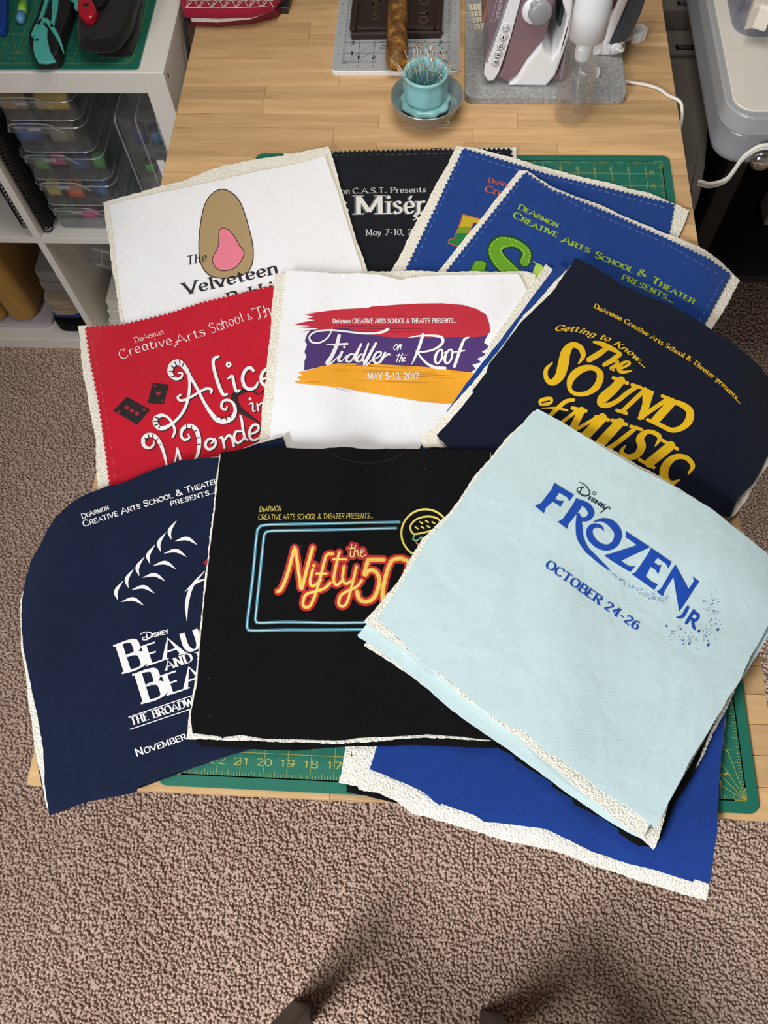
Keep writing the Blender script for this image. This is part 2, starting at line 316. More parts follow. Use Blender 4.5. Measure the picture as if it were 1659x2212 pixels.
def text(pr, s, path, h, style='sans', smallcaps=False, slant=None, fit=True, grow=0.0, off=(0, 0), weight=1.0, up=-1):
    """letters along a base line; up=-1 where y runs down (photograph), +1 where y runs up (plan)"""
    st = ST[style]; sl = st.get('slant', 0) if slant is None else slant
    P = np.array(path, float); seg = np.hypot(*np.diff(P, axis=0).T); cum = np.concatenate([[0], np.cumsum(seg)])
    k = h / 10.0; X = 0; lay = []
    for ch in s:
        sc = 1.0; g = ch
        if smallcaps and ch.islower(): g = ch.upper(); sc = 0.76
        adv, d = GL.get(g, GL[' ']); lay.append((X, adv, d, sc)); X += (adv + 0.9) * sc
    X -= 0.9; fx = cum[-1] / (X * k) if fit else 1.0
    th = math.radians(st['pen'])
    for x0, adv, d, sc in lay:
        if not d: continue
        mid = (x0 + adv * sc / 2) * k * fx; i = min(max(np.searchsorted(cum, mid) - 1, 0), len(seg) - 1)
        t = (P[i + 1] - P[i]) / seg[i]; o0 = P[i] + t * (mid - cum[i]) - t * (adv * sc / 2) * k * fx; nv = np.array([t[1], -t[0]]) if up < 0 else np.array([-t[1], t[0]])
        M = lambda p: o0 + t * ((p[0] * sc + sl * p[1] * sc) * k * fx) + nv * (p[1] * sc * k) + np.array(off)
        wk = 1.0 / sc ** 0.5 * weight
        for stk in d.split('|'):
            tmp = Print()
            if stk[0] == '.':
                x, y = map(float, stk[1:].split(',')); tmp.dot(x, y, max(st['thick'], 1.0) * 0.62 * wk + grow)
            else:
                sm = stk[0] == '~'; cl = sm and stk[1] == '@'; body = stk.lstrip('~@')
                Q = [tuple(map(float, p.split(','))) for p in body.split()]
                if sm: Q = catmull(Q, 4, cl)
                W = []
                for a in range(len(Q)):
                    b0 = Q[a - 1] if (a or cl) else Q[a]; b1 = Q[(a + 1) % len(Q)] if (a < len(Q) - 1 or cl) else Q[a]
                    ang = math.atan2(b1[1] - b0[1], b1[0] - b0[0]); W.append((st['thin'] + (st['thick'] - st['thin']) * abs(math.sin(ang - th + math.pi)) ** 1.2) * wk + 2 * grow)
                tmp.ribbon(Q, W, cl, cap=not st['serif'])
                if st['serif'] and not cl:
                    for e, e2 in ((Q[0], Q[1]), (Q[-1], Q[-2])):
                        if abs(e[1] - e2[1]) > 0.55 * abs(e[0] - e2[0]) and (abs(e[1]) < 0.1 or abs(e[1] - 10) < 0.1 or abs(e[1] - 6.4) < 0.1) and not sm:
                            s2 = st['serif'] / 2 + st['thick'] * 0.25; tmp.ribbon([(e[0] - s2, e[1]), (e[0] + s2, e[1])], st['thin'] * 1.1 * wk + 2 * grow, cap=False)
                if st.get('curl') and adv > 5.5 and not cl:
                    e = Q[0]; tmp.ribbon(catmull([e, (e[0] - 1.2, e[1] + 0.8), (e[0] - 2, e[1] - 0.4), (e[0] - 1.2, e[1] - 1.2)], 4), st['thin'] * 0.9)
            pr.add([M(p) for p in tmp.v], tmp.f)

# ================================================================== THE SETTING: floor
def carpet_mat():
    m, nt, b, N, L = nodes('carpet'); b.inputs['Roughness'].default_value = 1.0; b.inputs['Specular IOR Level'].default_value = 0.05
    tc = N('ShaderNodeTexCoord'); n = N('ShaderNodeTexNoise', Scale=5.0, Detail=3.0); n2 = N('ShaderNodeTexNoise', Scale=320.0, Detail=2.0); ge = N('ShaderNodeNewGeometry')
    L(ge.outputs['Position'], n.inputs['Vector']); L(ge.outputs['Position'], n2.inputs['Vector'])
    a = N('ShaderNodeMath', operation='MULTIPLY_ADD'); L(n2.outputs['Fac'], a.inputs[0]); a.inputs[1].default_value = 0.75
    a2 = N('ShaderNodeMath', operation='MULTIPLY'); L(n.outputs['Fac'], a2.inputs[0]); a2.inputs[1].default_value = 0.25; L(a2.outputs[0], a.inputs[2])
    cr = N('ShaderNodeValToRGB'); cr.color_ramp.elements[0].position = 0.33; cr.color_ramp.elements[0].color = srgb(170, 143, 128); cr.color_ramp.elements[1].position = 0.66; cr.color_ramp.elements[1].color = srgb(226, 202, 186)
    L(a.outputs[0], cr.inputs[0]); L(cr.outputs[0], b.inputs['Base Color']); return m
CARPET = carpet_mat()
fl = obj('floor', mesh('floor', [(-2.6, -1.6, 0), (2.2, -1.6, 0), (2.2, 3.0, 0), (-2.6, 3.0, 0)], [(0, 1, 2, 3)]), CARPET)
tag(fl, kind='structure')
WALLM = plain('wall_paint', (150, 144, 136), 0.9, scale=30, var=0.02)
for nm, b_ in (('wall_back', (-1.34, 1.9, 1.66, 1.70, 0, 2.5)), ('wall_left', (-1.34, -1.30, -1.6, 1.66, 0, 2.5)), ('wall_right', (1.86, 1.90, -1.6, 1.66, 0, 2.5)), ('ceiling', (-1.34, 1.9, -2.2, 1.70, 2.5, 2.54))):
    tag(obj(nm, bm_box(bmesh.new(), *b_), WALLM), kind='structure')
# carpet pile: one tuft, scattered by geometry nodes over the carpet in view
def tuft():
    v, f = [], []
    for j, (r, z, dx) in enumerate(((0.0030, 0.0, 0), (0.0038, 0.003, 0.0005), (0.0034, 0.0054, 0.0014), (0.0018, 0.0070, 0.0022))):
        for i in range(5): a = 2 * math.pi * (i + 0.4 * j) / 5; v.append((dx + r * math.cos(a), r * math.sin(a) * 0.8, z))
    for j in range(3):
        for i in range(5): f.append((j * 5 + i, j * 5 + (i + 1) % 5, j * 5 + 5 + (i + 1) % 5, j * 5 + 5 + i))
    f.append((15, 16, 17, 18, 19)); me = mesh('carpet_tuft', v, f); me.materials.append(CARPET); me.polygons.foreach_set('use_smooth', [True] * len(me.polygons)); return me
def pile(name, x0, x1, y0, y1, dens):
    src = bpy.data.objects.new('carpet_tuft_shape', tuft())
    ob = obj(name, mesh(name, [(x0, y0, 0.0), (x1, y0, 0.0), (x1, y1, 0.0), (x0, y1, 0.0)], [(0, 1, 2, 3)]), CARPET)
    g = bpy.data.node_groups.new(name, 'GeometryNodeTree'); g.interface.new_socket('Geometry', in_out='INPUT', socket_type='NodeSocketGeometry'); g.interface.new_socket('Geometry', in_out='OUTPUT', socket_type='NodeSocketGeometry')
    N = lambda t, **k: nn(g, t, **k); L = g.links.new
    gi, go = N('NodeGroupInput'), N('NodeGroupOutput'); dp = N('GeometryNodeDistributePointsOnFaces', distribute_method='POISSON'); dp.inputs['Distance Min'].default_value = 0.0040; dp.inputs['Density Max'].default_value = dens
    oi = N('GeometryNodeObjectInfo'); oi.inputs['Object'].default_value = src
    ip = N('GeometryNodeInstanceOnPoints'); rv = N('FunctionNodeRandomValue', data_type='FLOAT_VECTOR'); rv.inputs[0].default_value = (-0.3, -0.3, 0); rv.inputs[1].default_value = (0.3, 0.3, 6.283)
    rs = N('FunctionNodeRandomValue'); rs.inputs[2].default_value = 0.75; rs.inputs[3].default_value = 1.25
    L(gi.outputs[0], dp.inputs['Mesh']); L(dp.outputs['Points'], ip.inputs['Points']); L(oi.outputs['Geometry'], ip.inputs['Instance']); L(rv.outputs[0], ip.inputs['Rotation']); L(rs.outputs[1], ip.inputs['Scale']); L(ip.outputs[0], go.inputs[0])
    md = ob.modifiers.new('pile', 'NODES'); md.node_group = g
    return ob
tag(pile('carpet_pile', -1.29, 1.3, -0.62, 1.65, 80000), 'mottled taupe cut-pile carpet covering the floor', 'carpet', kind='stuff')

# ================================================================== TABLE
TX0, TX1, TY0, TY1 = -0.460, 0.342, -0.018, 1.50
def wood_mat():
    m, nt, b, N, L = nodes('birch'); b.inputs['Roughness'].default_value = 0.42; b.inputs['Specular IOR Level'].default_value = 0.35
    tc = N('ShaderNodeTexCoord'); oi = N('ShaderNodeObjectInfo'); mp = N('ShaderNodeMapping'); mp.inputs['Scale'].default_value = (1.0, 9.0, 9.0)
    cb = N('ShaderNodeCombineXYZ'); mu = N('ShaderNodeMath', operation='MULTIPLY'); mu.inputs[1].default_value = 37.0; L(oi.outputs['Random'], mu.inputs[0]); L(mu.outputs[0], cb.inputs[0]); L(mu.outputs[0], cb.inputs[1])
    L(tc.outputs['Object'], mp.inputs['Vector']); L(cb.outputs[0], mp.inputs['Location'])
    n1 = N('ShaderNodeTexNoise', Scale=9.0, Detail=5.0, Distortion=0.9); L(mp.outputs[0], n1.inputs['Vector'])
    wv = N('ShaderNodeTexWave', Scale=1.2, Distortion=14.0, Detail=3.0, bands_direction='Y'); L(mp.outputs[0], wv.inputs['Vector'])
    mp2 = N('ShaderNodeMapping'); mp2.inputs['Scale'].default_value = (9.0, 300.0, 40.0); L(tc.outputs['Object'], mp2.inputs['Vector']); L(cb.outputs[0], mp2.inputs['Location'])
    n2 = N('ShaderNodeTexNoise', Scale=1.0, Detail=2.0); L(mp2.outputs[0], n2.inputs['Vector'])
    cr = N('ShaderNodeValToRGB'); e = cr.color_ramp.elements; e[0].position = 0.25; e[0].color = srgb(203, 160, 108); e[1].position = 0.75; e[1].color = srgb(224, 184, 132); L(n1.outputs['Fac'], cr.inputs[0])
    m1 = N('ShaderNodeMix', data_type='RGBA', blend_type='MULTIPLY'); m1.inputs[0].default_value = 0.10; L(cr.outputs[0], m1.inputs[6]); L(wv.outputs['Color'], m1.inputs[7])
    c2 = N('ShaderNodeValToRGB'); c2.color_ramp.elements[0].position = 0.22; c2.color_ramp.elements[0].color = srgb(150, 105, 62); c2.color_ramp.elements[1].position = 0.31; c2.color_ramp.elements[1].color = (1, 1, 1, 1); L(n2.outputs['Fac'], c2.inputs[0])
    m2 = N('ShaderNodeMix', data_type='RGBA', blend_type='MULTIPLY'); m2.inputs[0].default_value = 0.75; L(m1.outputs[2], m2.inputs[6]); L(c2.outputs[0], m2.inputs[7])
    hs = N('ShaderNodeHueSaturation', Saturation=0.97); va = N('ShaderNodeMapRange'); va.inputs[3].default_value = 0.76; va.inputs[4].default_value = 1.12; L(oi.outputs['Random'], va.inputs[0]); L(va.outputs[0], hs.inputs['Value']); L(m2.outputs[2], hs.inputs['Color'])
    L(hs.outputs[0], b.inputs['Base Color']); return m
BIRCH = wood_mat()
table = thing('work_table', 'birch butcher-block table covered with quilt squares and sewing tools', 'table', (0, 0, 0))
SH = 0.0324; stave_me = {}
random.seed(11)
y = TY0; row = 0
while y < TY1 - 1e-6:
    y1 = min(y + SH, TY1); x = TX0
    while x < TX1 - 1e-6:
        ln = random.choice((0.16, 0.22, 0.28, 0.34, 0.42)); 
        if x == TX0: ln = random.choice((0.08, 0.14, 0.2, 0.26, 0.33))
        if TX1 - (x + ln) < 0.07: ln = TX1 - x
        key = (round(ln, 4), round(y1 - y, 4))
        if key not in stave_me:
            bm = bm_box(bmesh.new(), 0.00012, ln - 0.00012, 0.00022, y1 - y - 0.00022, -0.026, 0, 0.0004, 1); me = bpy.data.meshes.new('stave'); bm.to_mesh(me); bm.free(); me.materials.append(BIRCH); stave_me[key] = me
        o = obj('stave', stave_me[key], None, table); o.location = (x, y, ZT); x += ln
    y = y1; row += 1
LEGW = plain('birch_leg', (205, 165, 115), 0.45)
for sx in (TX0 + 0.06, TX1 - 0.06):
    for sy in (TY0 + 0.20, TY1 - 0.08):
        box('leg', sx - 0.025, sx + 0.025, sy - 0.025, sy + 0.025, 0.001, ZT - 0.087, LEGW, table, 0.003)
for sy in (TY0 + 0.20, TY1 - 0.08): box('apron', TX0 + 0.085, TX1 - 0.085, sy - 0.01, sy + 0.01, ZT - 0.086, ZT - 0.0265, LEGW, table, 0.001)
for sx in (TX0 + 0.06, TX1 - 0.06): box('apron', sx - 0.01, sx + 0.01, TY0 + 0.17, TY1 - 0.05, ZT - 0.086, ZT - 0.0265, LEGW, table, 0.001)

# ================================================================== CUTTING MAT (24 by 36 inch grid)
IN = 0.0254
MATG = plain('mat_green', (16, 104, 84), 0.6, bump=0.15, scale=900, var=0.05); MATL = plain('mat_yellow', (190, 178, 78), 0.6); MATU = plain('mat_edge', (150, 170, 160), 0.6)
def flat(pr, z, name, mat, parent): return obj(name, mesh(name, [(p[0], p[1], z) for p in pr.v], pr.f), mat, parent)
def cutting_mat(nx, ny, ox, oy, z, label, rot=False):
    """grid origin ox,oy at near-left; numbers count from the near-right corner"""
    t = thing('cutting_mat', label, 'cutting mat')
    mg = 0.0125
    prism('mat_sheet', rrect(ox - mg, ox + nx * IN + mg, oy - mg, oy + ny * IN + mg, 0.011), z, z + 0.002, MATG, t, bev=0.0004, seg=1)
    return t
mat1 = cutting_mat(24, 36, -12 * IN, 0.0, ZT, 'large green self-healing cutting mat under the quilt squares')
pr = Print(); lw = 0.0006; X0, X1, Y1 = -12 * IN, 12 * IN, 36 * IN
ln_ = lambda a, b, w_=lw: pr.ribbon([a, b], w_, cap=False)
for i in range(25): ln_((X0 + i * IN, 0.012), (X0 + i * IN, Y1 - 0.012), 0.0012 if i in (0, 24) else 0.0005); 
for j in range(37): ln_((X0 + 0.012, j * IN), (X1 - 0.012, j * IN), 0.0012 if j in (0, 36) else 0.0005)
for a, b in (((X0, 0), (X1, 0)), ((X0, Y1), (X1, Y1)), ((X0, 0), (X0, Y1)), ((X1, 0), (X1, Y1))): ln_(a, b, 0.0012)
for i in range(24 * 8 + 1):
    l = 0.011 if i % 8 == 0 else 0.007 if i % 4 == 0 else 0.0045; x = X0 + i * IN / 8; ln_((x, 0), (x, l), 0.0004); ln_((x, Y1), (x, Y1 - l), 0.0004)
for i in range(36 * 8 + 1):
    l = 0.011 if i % 8 == 0 else 0.007 if i % 4 == 0 else 0.0045; y = i * IN / 8; ln_((X0, y), (X0 + l, y), 0.0004); ln_((X1, y), (X1 - l, y), 0.0004)
for a in (30, 45, 60, 75): ln_((X1, 0), (X1 - math.cos(math.radians(a)) * 0.07, math.sin(math.radians(a)) * 0.07), 0.0005)
for i in range(1, 24):
    s = str(i); w_ = 0.0042 * len(s); x = X1 - i * IN; text(pr, s, [(x - w_, 0.0125), (x + w_, 0.0125)], 0.0072, 'light', up=1); text(pr, s, [(x + w_ * .7, Y1 - 0.014), (x - w_ * .7, Y1 - 0.014)], 0.0055, 'light', up=1)
for i in range(1, 36):
    s = str(i); w_ = 0.003 * len(s); y = i * IN; text(pr, s, [(X1 - 0.014, y - w_), (X1 - 0.014, y + w_)], 0.006, 'light', up=1)
flat(pr, ZT + 0.0022, 'grid_print', MATL, mat1)

# ================================================================== QUILT SQUARES: draped layer on layer
RES = 0.005; GX = np.arange(-0.80, 0.80, RES); GY = np.arange(-0.45, 1.10, RES); HX, HY = np.meshgrid(GX, GY)
dx = np.maximum(np.maximum(TX0 - HX, HX - TX1), 0); dy = np.maximum(TY0 - HY, 0); dd = np.hypot(dx, dy)
H0 = ZT - np.where(dd < 0.14, 3.2 * dd ** 2, 3.2 * 0.14 ** 2 + 0.9 * (dd - 0.14))
Hn = np.where((np.abs(HX) < 12 * IN + 0.013) & (HY > -0.013) & (HY < Y1 + 0.013), 0.0022, 0.0)   # thickness stacked so far
def samp(F, x, y):
    u = np.clip((x - GX[0]) / RES, 0, len(GX) - 1.001); v = np.clip((y - GY[0]) / RES, 0, len(GY) - 1.001); i = u.astype(int); j = v.astype(int); a = u - i; b = v - j
    return F[j, i] * (1 - a) * (1 - b) + F[j, i + 1] * a * (1 - b) + F[j + 1, i] * (1 - a) * b + F[j + 1, i + 1] * a * b
def onto(P, S, lift=0.0):
    d = rays(P); z = np.full(len(d), ZT + 0.01)
    for _ in range(14):
        t = (z - CAM[2]) / d[:, 2]; p = CAM + d * t[:, None]; z = 0.4 * z + 0.6 * (samp(S, p[:, 0], p[:, 1]) + lift)
    t = (z - CAM[2]) / d[:, 2]; return CAM + d * t[:, None]
def dil(A, r):
    B = A.copy()
    for ax in (0, 1):
        C = B.copy()
        for k in range(1, r + 1):
            for s in (k, -k): C = np.maximum(C, np.roll(B, s, ax))
        B = C
    return B
def blur(A, r):
    for ax in (0, 1): A = sum(np.roll(A, k, ax) for k in range(-r, r + 1)) / (2 * r + 1)
    return A
def wrinkle(amp, seed, n=5):
    r = np.random.default_rng(seed); F = np.zeros_like(HX)
    for _ in range(n):
        a = r.uniform(0, math.pi); k = r.uniform(14, 42); F += np.sin((HX * math.cos(a) + HY * math.sin(a)) * k + r.uniform(0, 6) + 1.5 * np.sin(HX * 9 + r.uniform(0, 6)) + 1.5 * np.sin(HY * 8 + r.uniform(0, 6))) / n
    return amp * (0.5 + 0.5 * F)
def resample(poly, step, closed=True):
    out = []; n = len(poly)
    for i in range(n if closed else n - 1):
        a = np.array(poly[i], float); b = np.array(poly[(i + 1) % n], float); m = max(1, int(round(np.hypot(*(b - a)) / step)))
        out += [a + (b - a) * k / m for k in range(m)]
    return out
def rough(poly, step, amp, pink=False):
    Q = resample(poly, step); n = len(Q); out = []; ph = random.uniform(0, 6)
    for i in range(n):
        t = Q[(i + 1) % n] - Q[i - 1]; t = t / (np.hypot(*t) + 1e-9); nv = np.array([t[1], -t[0]])
        o = (amp if i % 2 else -amp) if pink else random.uniform(-amp, amp) * 0.7 + amp * 0.6 * math.sin(i * 0.35 + ph)
        out.append(tuple(Q[i] + nv * o))
    return out
def layer(name, poly, th, mat, parent, edge='cut', wr=0.0008, seed=0, rad=4):
    """one sheet of cloth resting on everything below it; returns its surface for the prints"""
    global Hn
    P = rough(poly, 5.2, 2.2, True) if edge == 'pinked' else rough(poly, 6, 1.3) if edge == 'batting' else rough(poly, 13, 1.0)
    W0 = onto(P, H0 + Hn)
    msk = inside(np.stack([HX.ravel(), HY.ravel()], 1), W0[:, :2]).reshape(HX.shape)
    B = blur(dil(np.where(msk, Hn, 0), rad + 1), rad)
    S = B + wrinkle(wr, seed + 5) + th + (0.0008 if th < 0.002 else 0.0003)
    F = H0 + S
    v2, f = cdt([P], 13.0)
    top = onto(np.array(v2), F); n = len(top); low = top.copy(); low[:, 2] -= th
    e = {}
    for q in f:
        for a, b in zip(q, q[1:] + q[:1]): e[(a, b)] = e.get((a, b), 0) + 1
    bd = [(a, b) for (a, b) in e if (b, a) not in e]
    sgn = np.cross(top[f[0][1]] - top[f[0][0]], top[f[0][2]] - top[f[0][0]])[2]
    fl_ = (lambda q: q) if sgn > 0 else (lambda q: tuple(q)[::-1])
    bi = sorted({a for e_ in bd for a in e_}); ix = {a: 2 * n + k for k, a in enumerate(bi)}; m_ = len(bi)
    fs = [fl_(q) for q in f] + [fl_(tuple(i + n for i in q)[::-1]) for q in f] + [fl_((ix[b], ix[a], ix[a] + m_, ix[b] + m_)) for a, b in bd]
    o = obj(name, mesh(name, np.concatenate([top, low, top[bi], low[bi]]), fs), mat, parent)
    me = o.data; sm = [True] * len(f) * 2 + [False] * len(bd); me.polygons.foreach_set('use_smooth', sm)
    Hn = np.where(msk, S, Hn)
    return F, o
def prt(pr, F, name, mat, parent, lift=0.0004, label=None):
    if not pr.v: return
    w_ = onto(np.array(pr.v), F, lift); me = mesh(name, w_, pr.f)
    me.polygons.foreach_set('use_smooth', [True] * len(me.polygons))
    o = obj(name, me, mat, parent)
    bm = bmesh.new(); bm.from_mesh(me); 
    for fc in bm.faces:
        if fc.normal.z < 0: fc.normal_flip()
    bm.to_mesh(me); bm.free()
    if label: o['label'] = label
    return o
def batting_mat():
    m, nt, b, N, L = nodes('batting'); b.inputs['Roughness'].default_value = 1.0; b.inputs['Specular IOR Level'].default_value = 0.05; b.inputs['Sheen Weight'].default_value = 0.2
    tc = N('ShaderNodeTexCoord'); n1 = N('ShaderNodeTexNoise', Scale=330.0, Detail=3.0, Distortion=1.0); n2 = N('ShaderNodeTexVoronoi', Scale=420.0)
    L(tc.outputs['Object'], n1.inputs['Vector']); L(tc.outputs['Object'], n2.inputs['Vector'])
    cr = N('ShaderNodeValToRGB'); e = cr.color_ramp.elements; e[0].position = 0.2; e[0].color = srgb(222, 214, 196); e[1].position = 0.75; e[1].color = srgb(250, 246, 234); L(n1.outputs['Fac'], cr.inputs[0]); L(cr.outputs[0], b.inputs['Base Color'])
    a = N('ShaderNodeMath', operation='ADD'); L(n1.outputs['Fac'], a.inputs[0]); L(n2.outputs['Distance'], a.inputs[1])
    bp = N('ShaderNodeBump', Strength=0.6, Distance=0.0018); L(a.outputs[0], bp.inputs['Height']); L(bp.outputs['Normal'], b.inputs['Normal']); return m
BAT = batting_mat(); TF, TB = 0.0011, 0.0028
BLK = fabric('black_jersey', (10, 10, 12), 0.2, lint=0.35, sheen=0.06); LMB = fabric('faded_black_jersey', (22, 24, 30), 0.16, lint=0.3, sheen=0.08); NVY = fabric('navy_jersey', (20, 29, 54), 0.14, lint=0.25, sheen=0.08); NVD = fabric('dark_navy_jersey', (18, 23, 40), 0.14, lint=0.2, sheen=0.08)
BLU = fabric('royal_blue_jersey', (22, 60, 130), 0.10); BL2 = fabric('bright_blue_jersey', (24, 57, 130), 0.18, crease=0.35); RED = fabric('red_jersey', (190, 24, 44), 0.08)
WHT = fabric('white_jersey', (240, 240, 243), 0.03, crease=0.42); ICE = fabric('ice_blue_jersey', (198, 220, 223), 0.05, crease=0.48)
PW = printed('white_ink', (238, 236, 236)); PK = printed('black_ink', (44, 36, 38)); PG = printed('grey_ink', (105, 105, 108))
SEAM = printed('thread', (120, 140, 200)); 
def seam(F, par, pts, mat, dash=9, gap=5, w_=1.0):
    pr = Print(); Q = resample(pts, 1.0, False); i = 0
    while i + dash < len(Q):
        pr.ribbon([Q[i], Q[i + dash // 2], Q[i + dash]], w_, cap=False); i += dash + gap + random.randint(0, 3)
    prt(pr, F, 'stitching', mat, par, 0.0003)

# ---- faded black square at the far edge
A = (730, 390)
t = thing('quilt_square', 'faded black quilt square with silver serif lettering, at the far edge of the pile', 'quilt square', group='quilt squares')
layer('batting', [(613, 331), (870, 326), (1115, 318), (1150, 690), (590, 700)], TB, BAT, t, 'batting', seed=1)
F, f_ = layer('front_panel', [(628, 333), (720, 328), (900, 323), (1104, 321), (1137, 680), (606, 690)], TF, LMB, t, 'pinked', seed=2)
p1 = Print(); p2 = Print()
p2.stroke([(797, 326, 2), (820, 333, 2.2), (860, 338, 2.2), (900, 335, 2.2), (925, 326, 2)]); prt(p2, F, 'neck_band_seam', plain('dark_seam', (14, 15, 20), 0.9), f_); p2 = Print()
for s, pa, h in (("DeArmon", [(-200, 119), (104, 114)], 46), ("C.A.S.T. Presents", [(128, 112), (760, 99)], 46), ("May 7-10, 2009", [(240, 473), (775, 466)], 50)):
    text(p1, s, T(*A, pa), h / 4, 'serif'); prt(p1, F, 'lettering', MATS.get('silver_ink') or printed('silver_ink', (196, 196, 194)), f_); p1 = Print()
p1 = Print(); 
for s, pa in (("M", [(150, 288), (395, 285)]), ("is\u00e9rables", [(418, 284), (1250, 278)])): text(p2, s, T(*A, pa), 40, 'bold', off=(-2.2, 1), weight=0.85); text(p1, s, T(*A, pa), 39, 'bold', weight=0.62)

text(p1, "Les", T(*A, [(-330, 290), (75, 290)]), 39, 'bold'); p1.stroke(T(*A, [(695, 292, 8), (655, 305, 14), (690, 322, 14), (650, 340, 8)]))
prt(p2, F, 'lettering_shadow', PG, f_, 0.0003); prt(p1, F, 'lettering', printed('chrome_ink', (226, 224, 216)), f_, 0.0006)
seam(F, f_, [(720, 336), (1090, 329)], plain('grey_thread', (90, 94, 104), 0.9))

# ---- white square with tan and pink print (far left)
A = (200, 300); S_ = 2.765
t = thing('quilt_square', 'white quilt square with a tan and pink print, at the far left', 'quilt square', group='quilt squares')
layer('batting', [(223, 438), (260, 426), (330, 407), (400, 388), (480, 358), (560, 343), (640, 331), (711, 315), (735, 400), (760, 488), (793, 582), (845, 800), (295, 860), (262, 700), (240, 560)], TB, BAT, t, 'batting', seed=3)
F, f_ = layer('front_panel', [(236, 441), (330, 420), (449, 394), (560, 370), (652, 351), (701, 336), (725, 405), (752, 488), (779, 568), (830, 790), (303, 850), (262, 662), (246, 517)], TF, WHT, t, wr=0.0016, seed=4)
TAN = printed('tan_ink', (176, 150, 110)); PNK = printed('pink_ink', (236, 130, 150)); DRK = printed('dark_ink', (48, 44, 46))
p = Print(); po = Print(); pk = Print()
body = catmull(T(*A, [(770, 300), (870, 360), (930, 520), (960, 680), (930, 790), (820, 830), (700, 815), (640, 720), (640, 540), (680, 370)], S_), 5, True)   # a plain rounded patch in the print's colours
p.poly(body, 9); po.ribbon(body, 1.8, True)
pin = catmull(T(*A, [(760, 540), (820, 550), (880, 640), (905, 690), (850, 770), (760, 785), (715, 725), (750, 640)], S_), 4, True); pk.poly(pin, 9); po.ribbon(pin, 1.5, True)
prt(p, F, 'tan_print', TAN, f_, 0.0003); prt(pk, F, 'pink_print', PNK, f_, 0.0005)
text(po, "The", T(*A, [(562, 753), (682, 728)], S_), 18, 'serif', slant=0.18, weight=0.8)
text(po, "Velveteen", T(*A, [(552, 930), (650, 910), (1112, 800)], S_), 25, 'serif'); text(po, "Rabbit", T(*A, [(815, 990), (1130, 905)], S_), 25, 'serif')
prt(po, F, 'lettering', DRK, f_, 0.0007)

# ---- royal blue square with the yellow-green letter
A = (730, 390)
t = thing('quilt_square', 'royal blue quilt square with orange lettering and a yellow-green initial', 'quilt square', group='quilt squares')
layer('batting', [(986, 317), (1030, 320), (1120, 344), (1200, 368), (1300, 392), (1400, 417), (1460, 440), (1489, 455), (1466, 514), (1395, 700), (780, 700), (850, 578), (915, 450)], TB, BAT, t, 'batting', seed=6)
F, f_ = layer('front_panel', [(1001, 320), (1100, 350), (1182, 376), (1320, 408), (1457, 441), (1446, 503), (1380, 680), (815, 690), (877, 580), (935, 460)], TF, BLU, t, 'pinked', seed=7)
ORG = printed('orange_ink', (206, 96, 72)); p = Print()
text(p, "DeArmon", T(*A, [(1295, 16), (1560, 80)]), 11, 'serif', weight=1.1); text(p, "Creative", T(*A, [(1268, 95), (1640, 190)]), 14, 'serif', weight=1.2)
L_ = T(*A, [(1078, 293), (1232, 333), (1220, 372), (1172, 362), (1120, 470), (1095, 520), (1050, 575), (950, 540), (957, 512), (1003, 500), (1062, 352), (1070, 325)])
p.ribbon(L_, 2.2, True); prt(p, F, 'lettering', ORG, f_, 0.0006)
for nm, c, z0, z1 in (('letter_top', (196, 172, 40), -10, 400), ('letter_middle', (120, 150, 40), 400, 455), ('letter_base', (34, 120, 62), 455, 900)):
    ys = [390 + z0 / 4, 390 + z1 / 4]; q = Print(); Lc = L_
    for s_, yv in ((1, ys[0]), (-1, ys[1])):
        out = []
        for a, b in zip(Lc, Lc[1:] + Lc[:1]):
            ia, ib = s_ * (a[1] - yv) >= 0, s_ * (b[1] - yv) >= 0
            if ia: out.append(a)
            if ia != ib: k = (yv - a[1]) / (b[1] - a[1]); out.append((a[0] + (b[0] - a[0]) * k, yv))
        Lc = out
    if len(Lc) > 2: q.poly(Lc, 8); prt(q, F, nm, printed(nm, c), f_, 0.0004)
seam(F, f_, [(1010, 334), (1100, 362), (1300, 412), (1448, 452)], SEAM); seam(F, f_, [(1000, 335), (890, 580)], SEAM)

# ---- royal blue square with the green letters
A = (1040, 430)
t = thing('quilt_square', 'royal blue quilt square with lime green lettering and a big green initial', 'quilt square', group='quilt squares')
layer('batting', [(1121, 367), (1140, 368), (1191, 404), (1289, 440), (1387, 484), (1460, 512), (1523, 539), (1557, 564), (1598, 607), (1570, 660), (1535, 715), (1480, 800), (880, 700), (950, 582), (1040, 470)], TB, BAT, t, 'batting', seed=8)
F, f_ = layer('front_panel', [(1135, 371), (1190, 408), (1250, 432), (1340, 470), (1435, 513), (1533, 559), (1579, 592), (1550, 645), (1518, 706), (1470, 780), (900, 690), (966, 583), (1055, 470)], TF, BLU, t, 'pinked', seed=9)
LIM = printed('lime_ink', (160, 190, 48)); p = Print()
text(p, "DeArmon", T(*A, [(312, 82), (480, 165), (652, 246)]), 11.5, 'serif', True, weight=1.2)
for s, pa in (("Creative", [(268, 155), (460, 250), (650, 330)]), ("Arts", [(690, 368), (925, 465)]), ("School", [(972, 500), (1300, 635)]), ("&", [(1345, 655), (1418, 672)]), ("Theater", [(1465, 715), (1828, 905)])): text(p, s, T(*A, pa), 13.5, 'serif', True, weight=1.25)
text(p, "PRESENTS...", T(*A, [(1208, 690), (1430, 790), (1652, 898)]), 11, 'serif', weight=1.3)
prt(p, F, 'lettering', LIM, f_)
sp = T(*A, [(375, 540, 88), (392, 470, 74), (345, 410, 66), (270, 375, 74), (170, 380, 110), (118, 440, 118), (150, 520, 120), (215, 590, 125), (290, 670, 130)])
pd = Print(); pb = Print(); pl = Print()
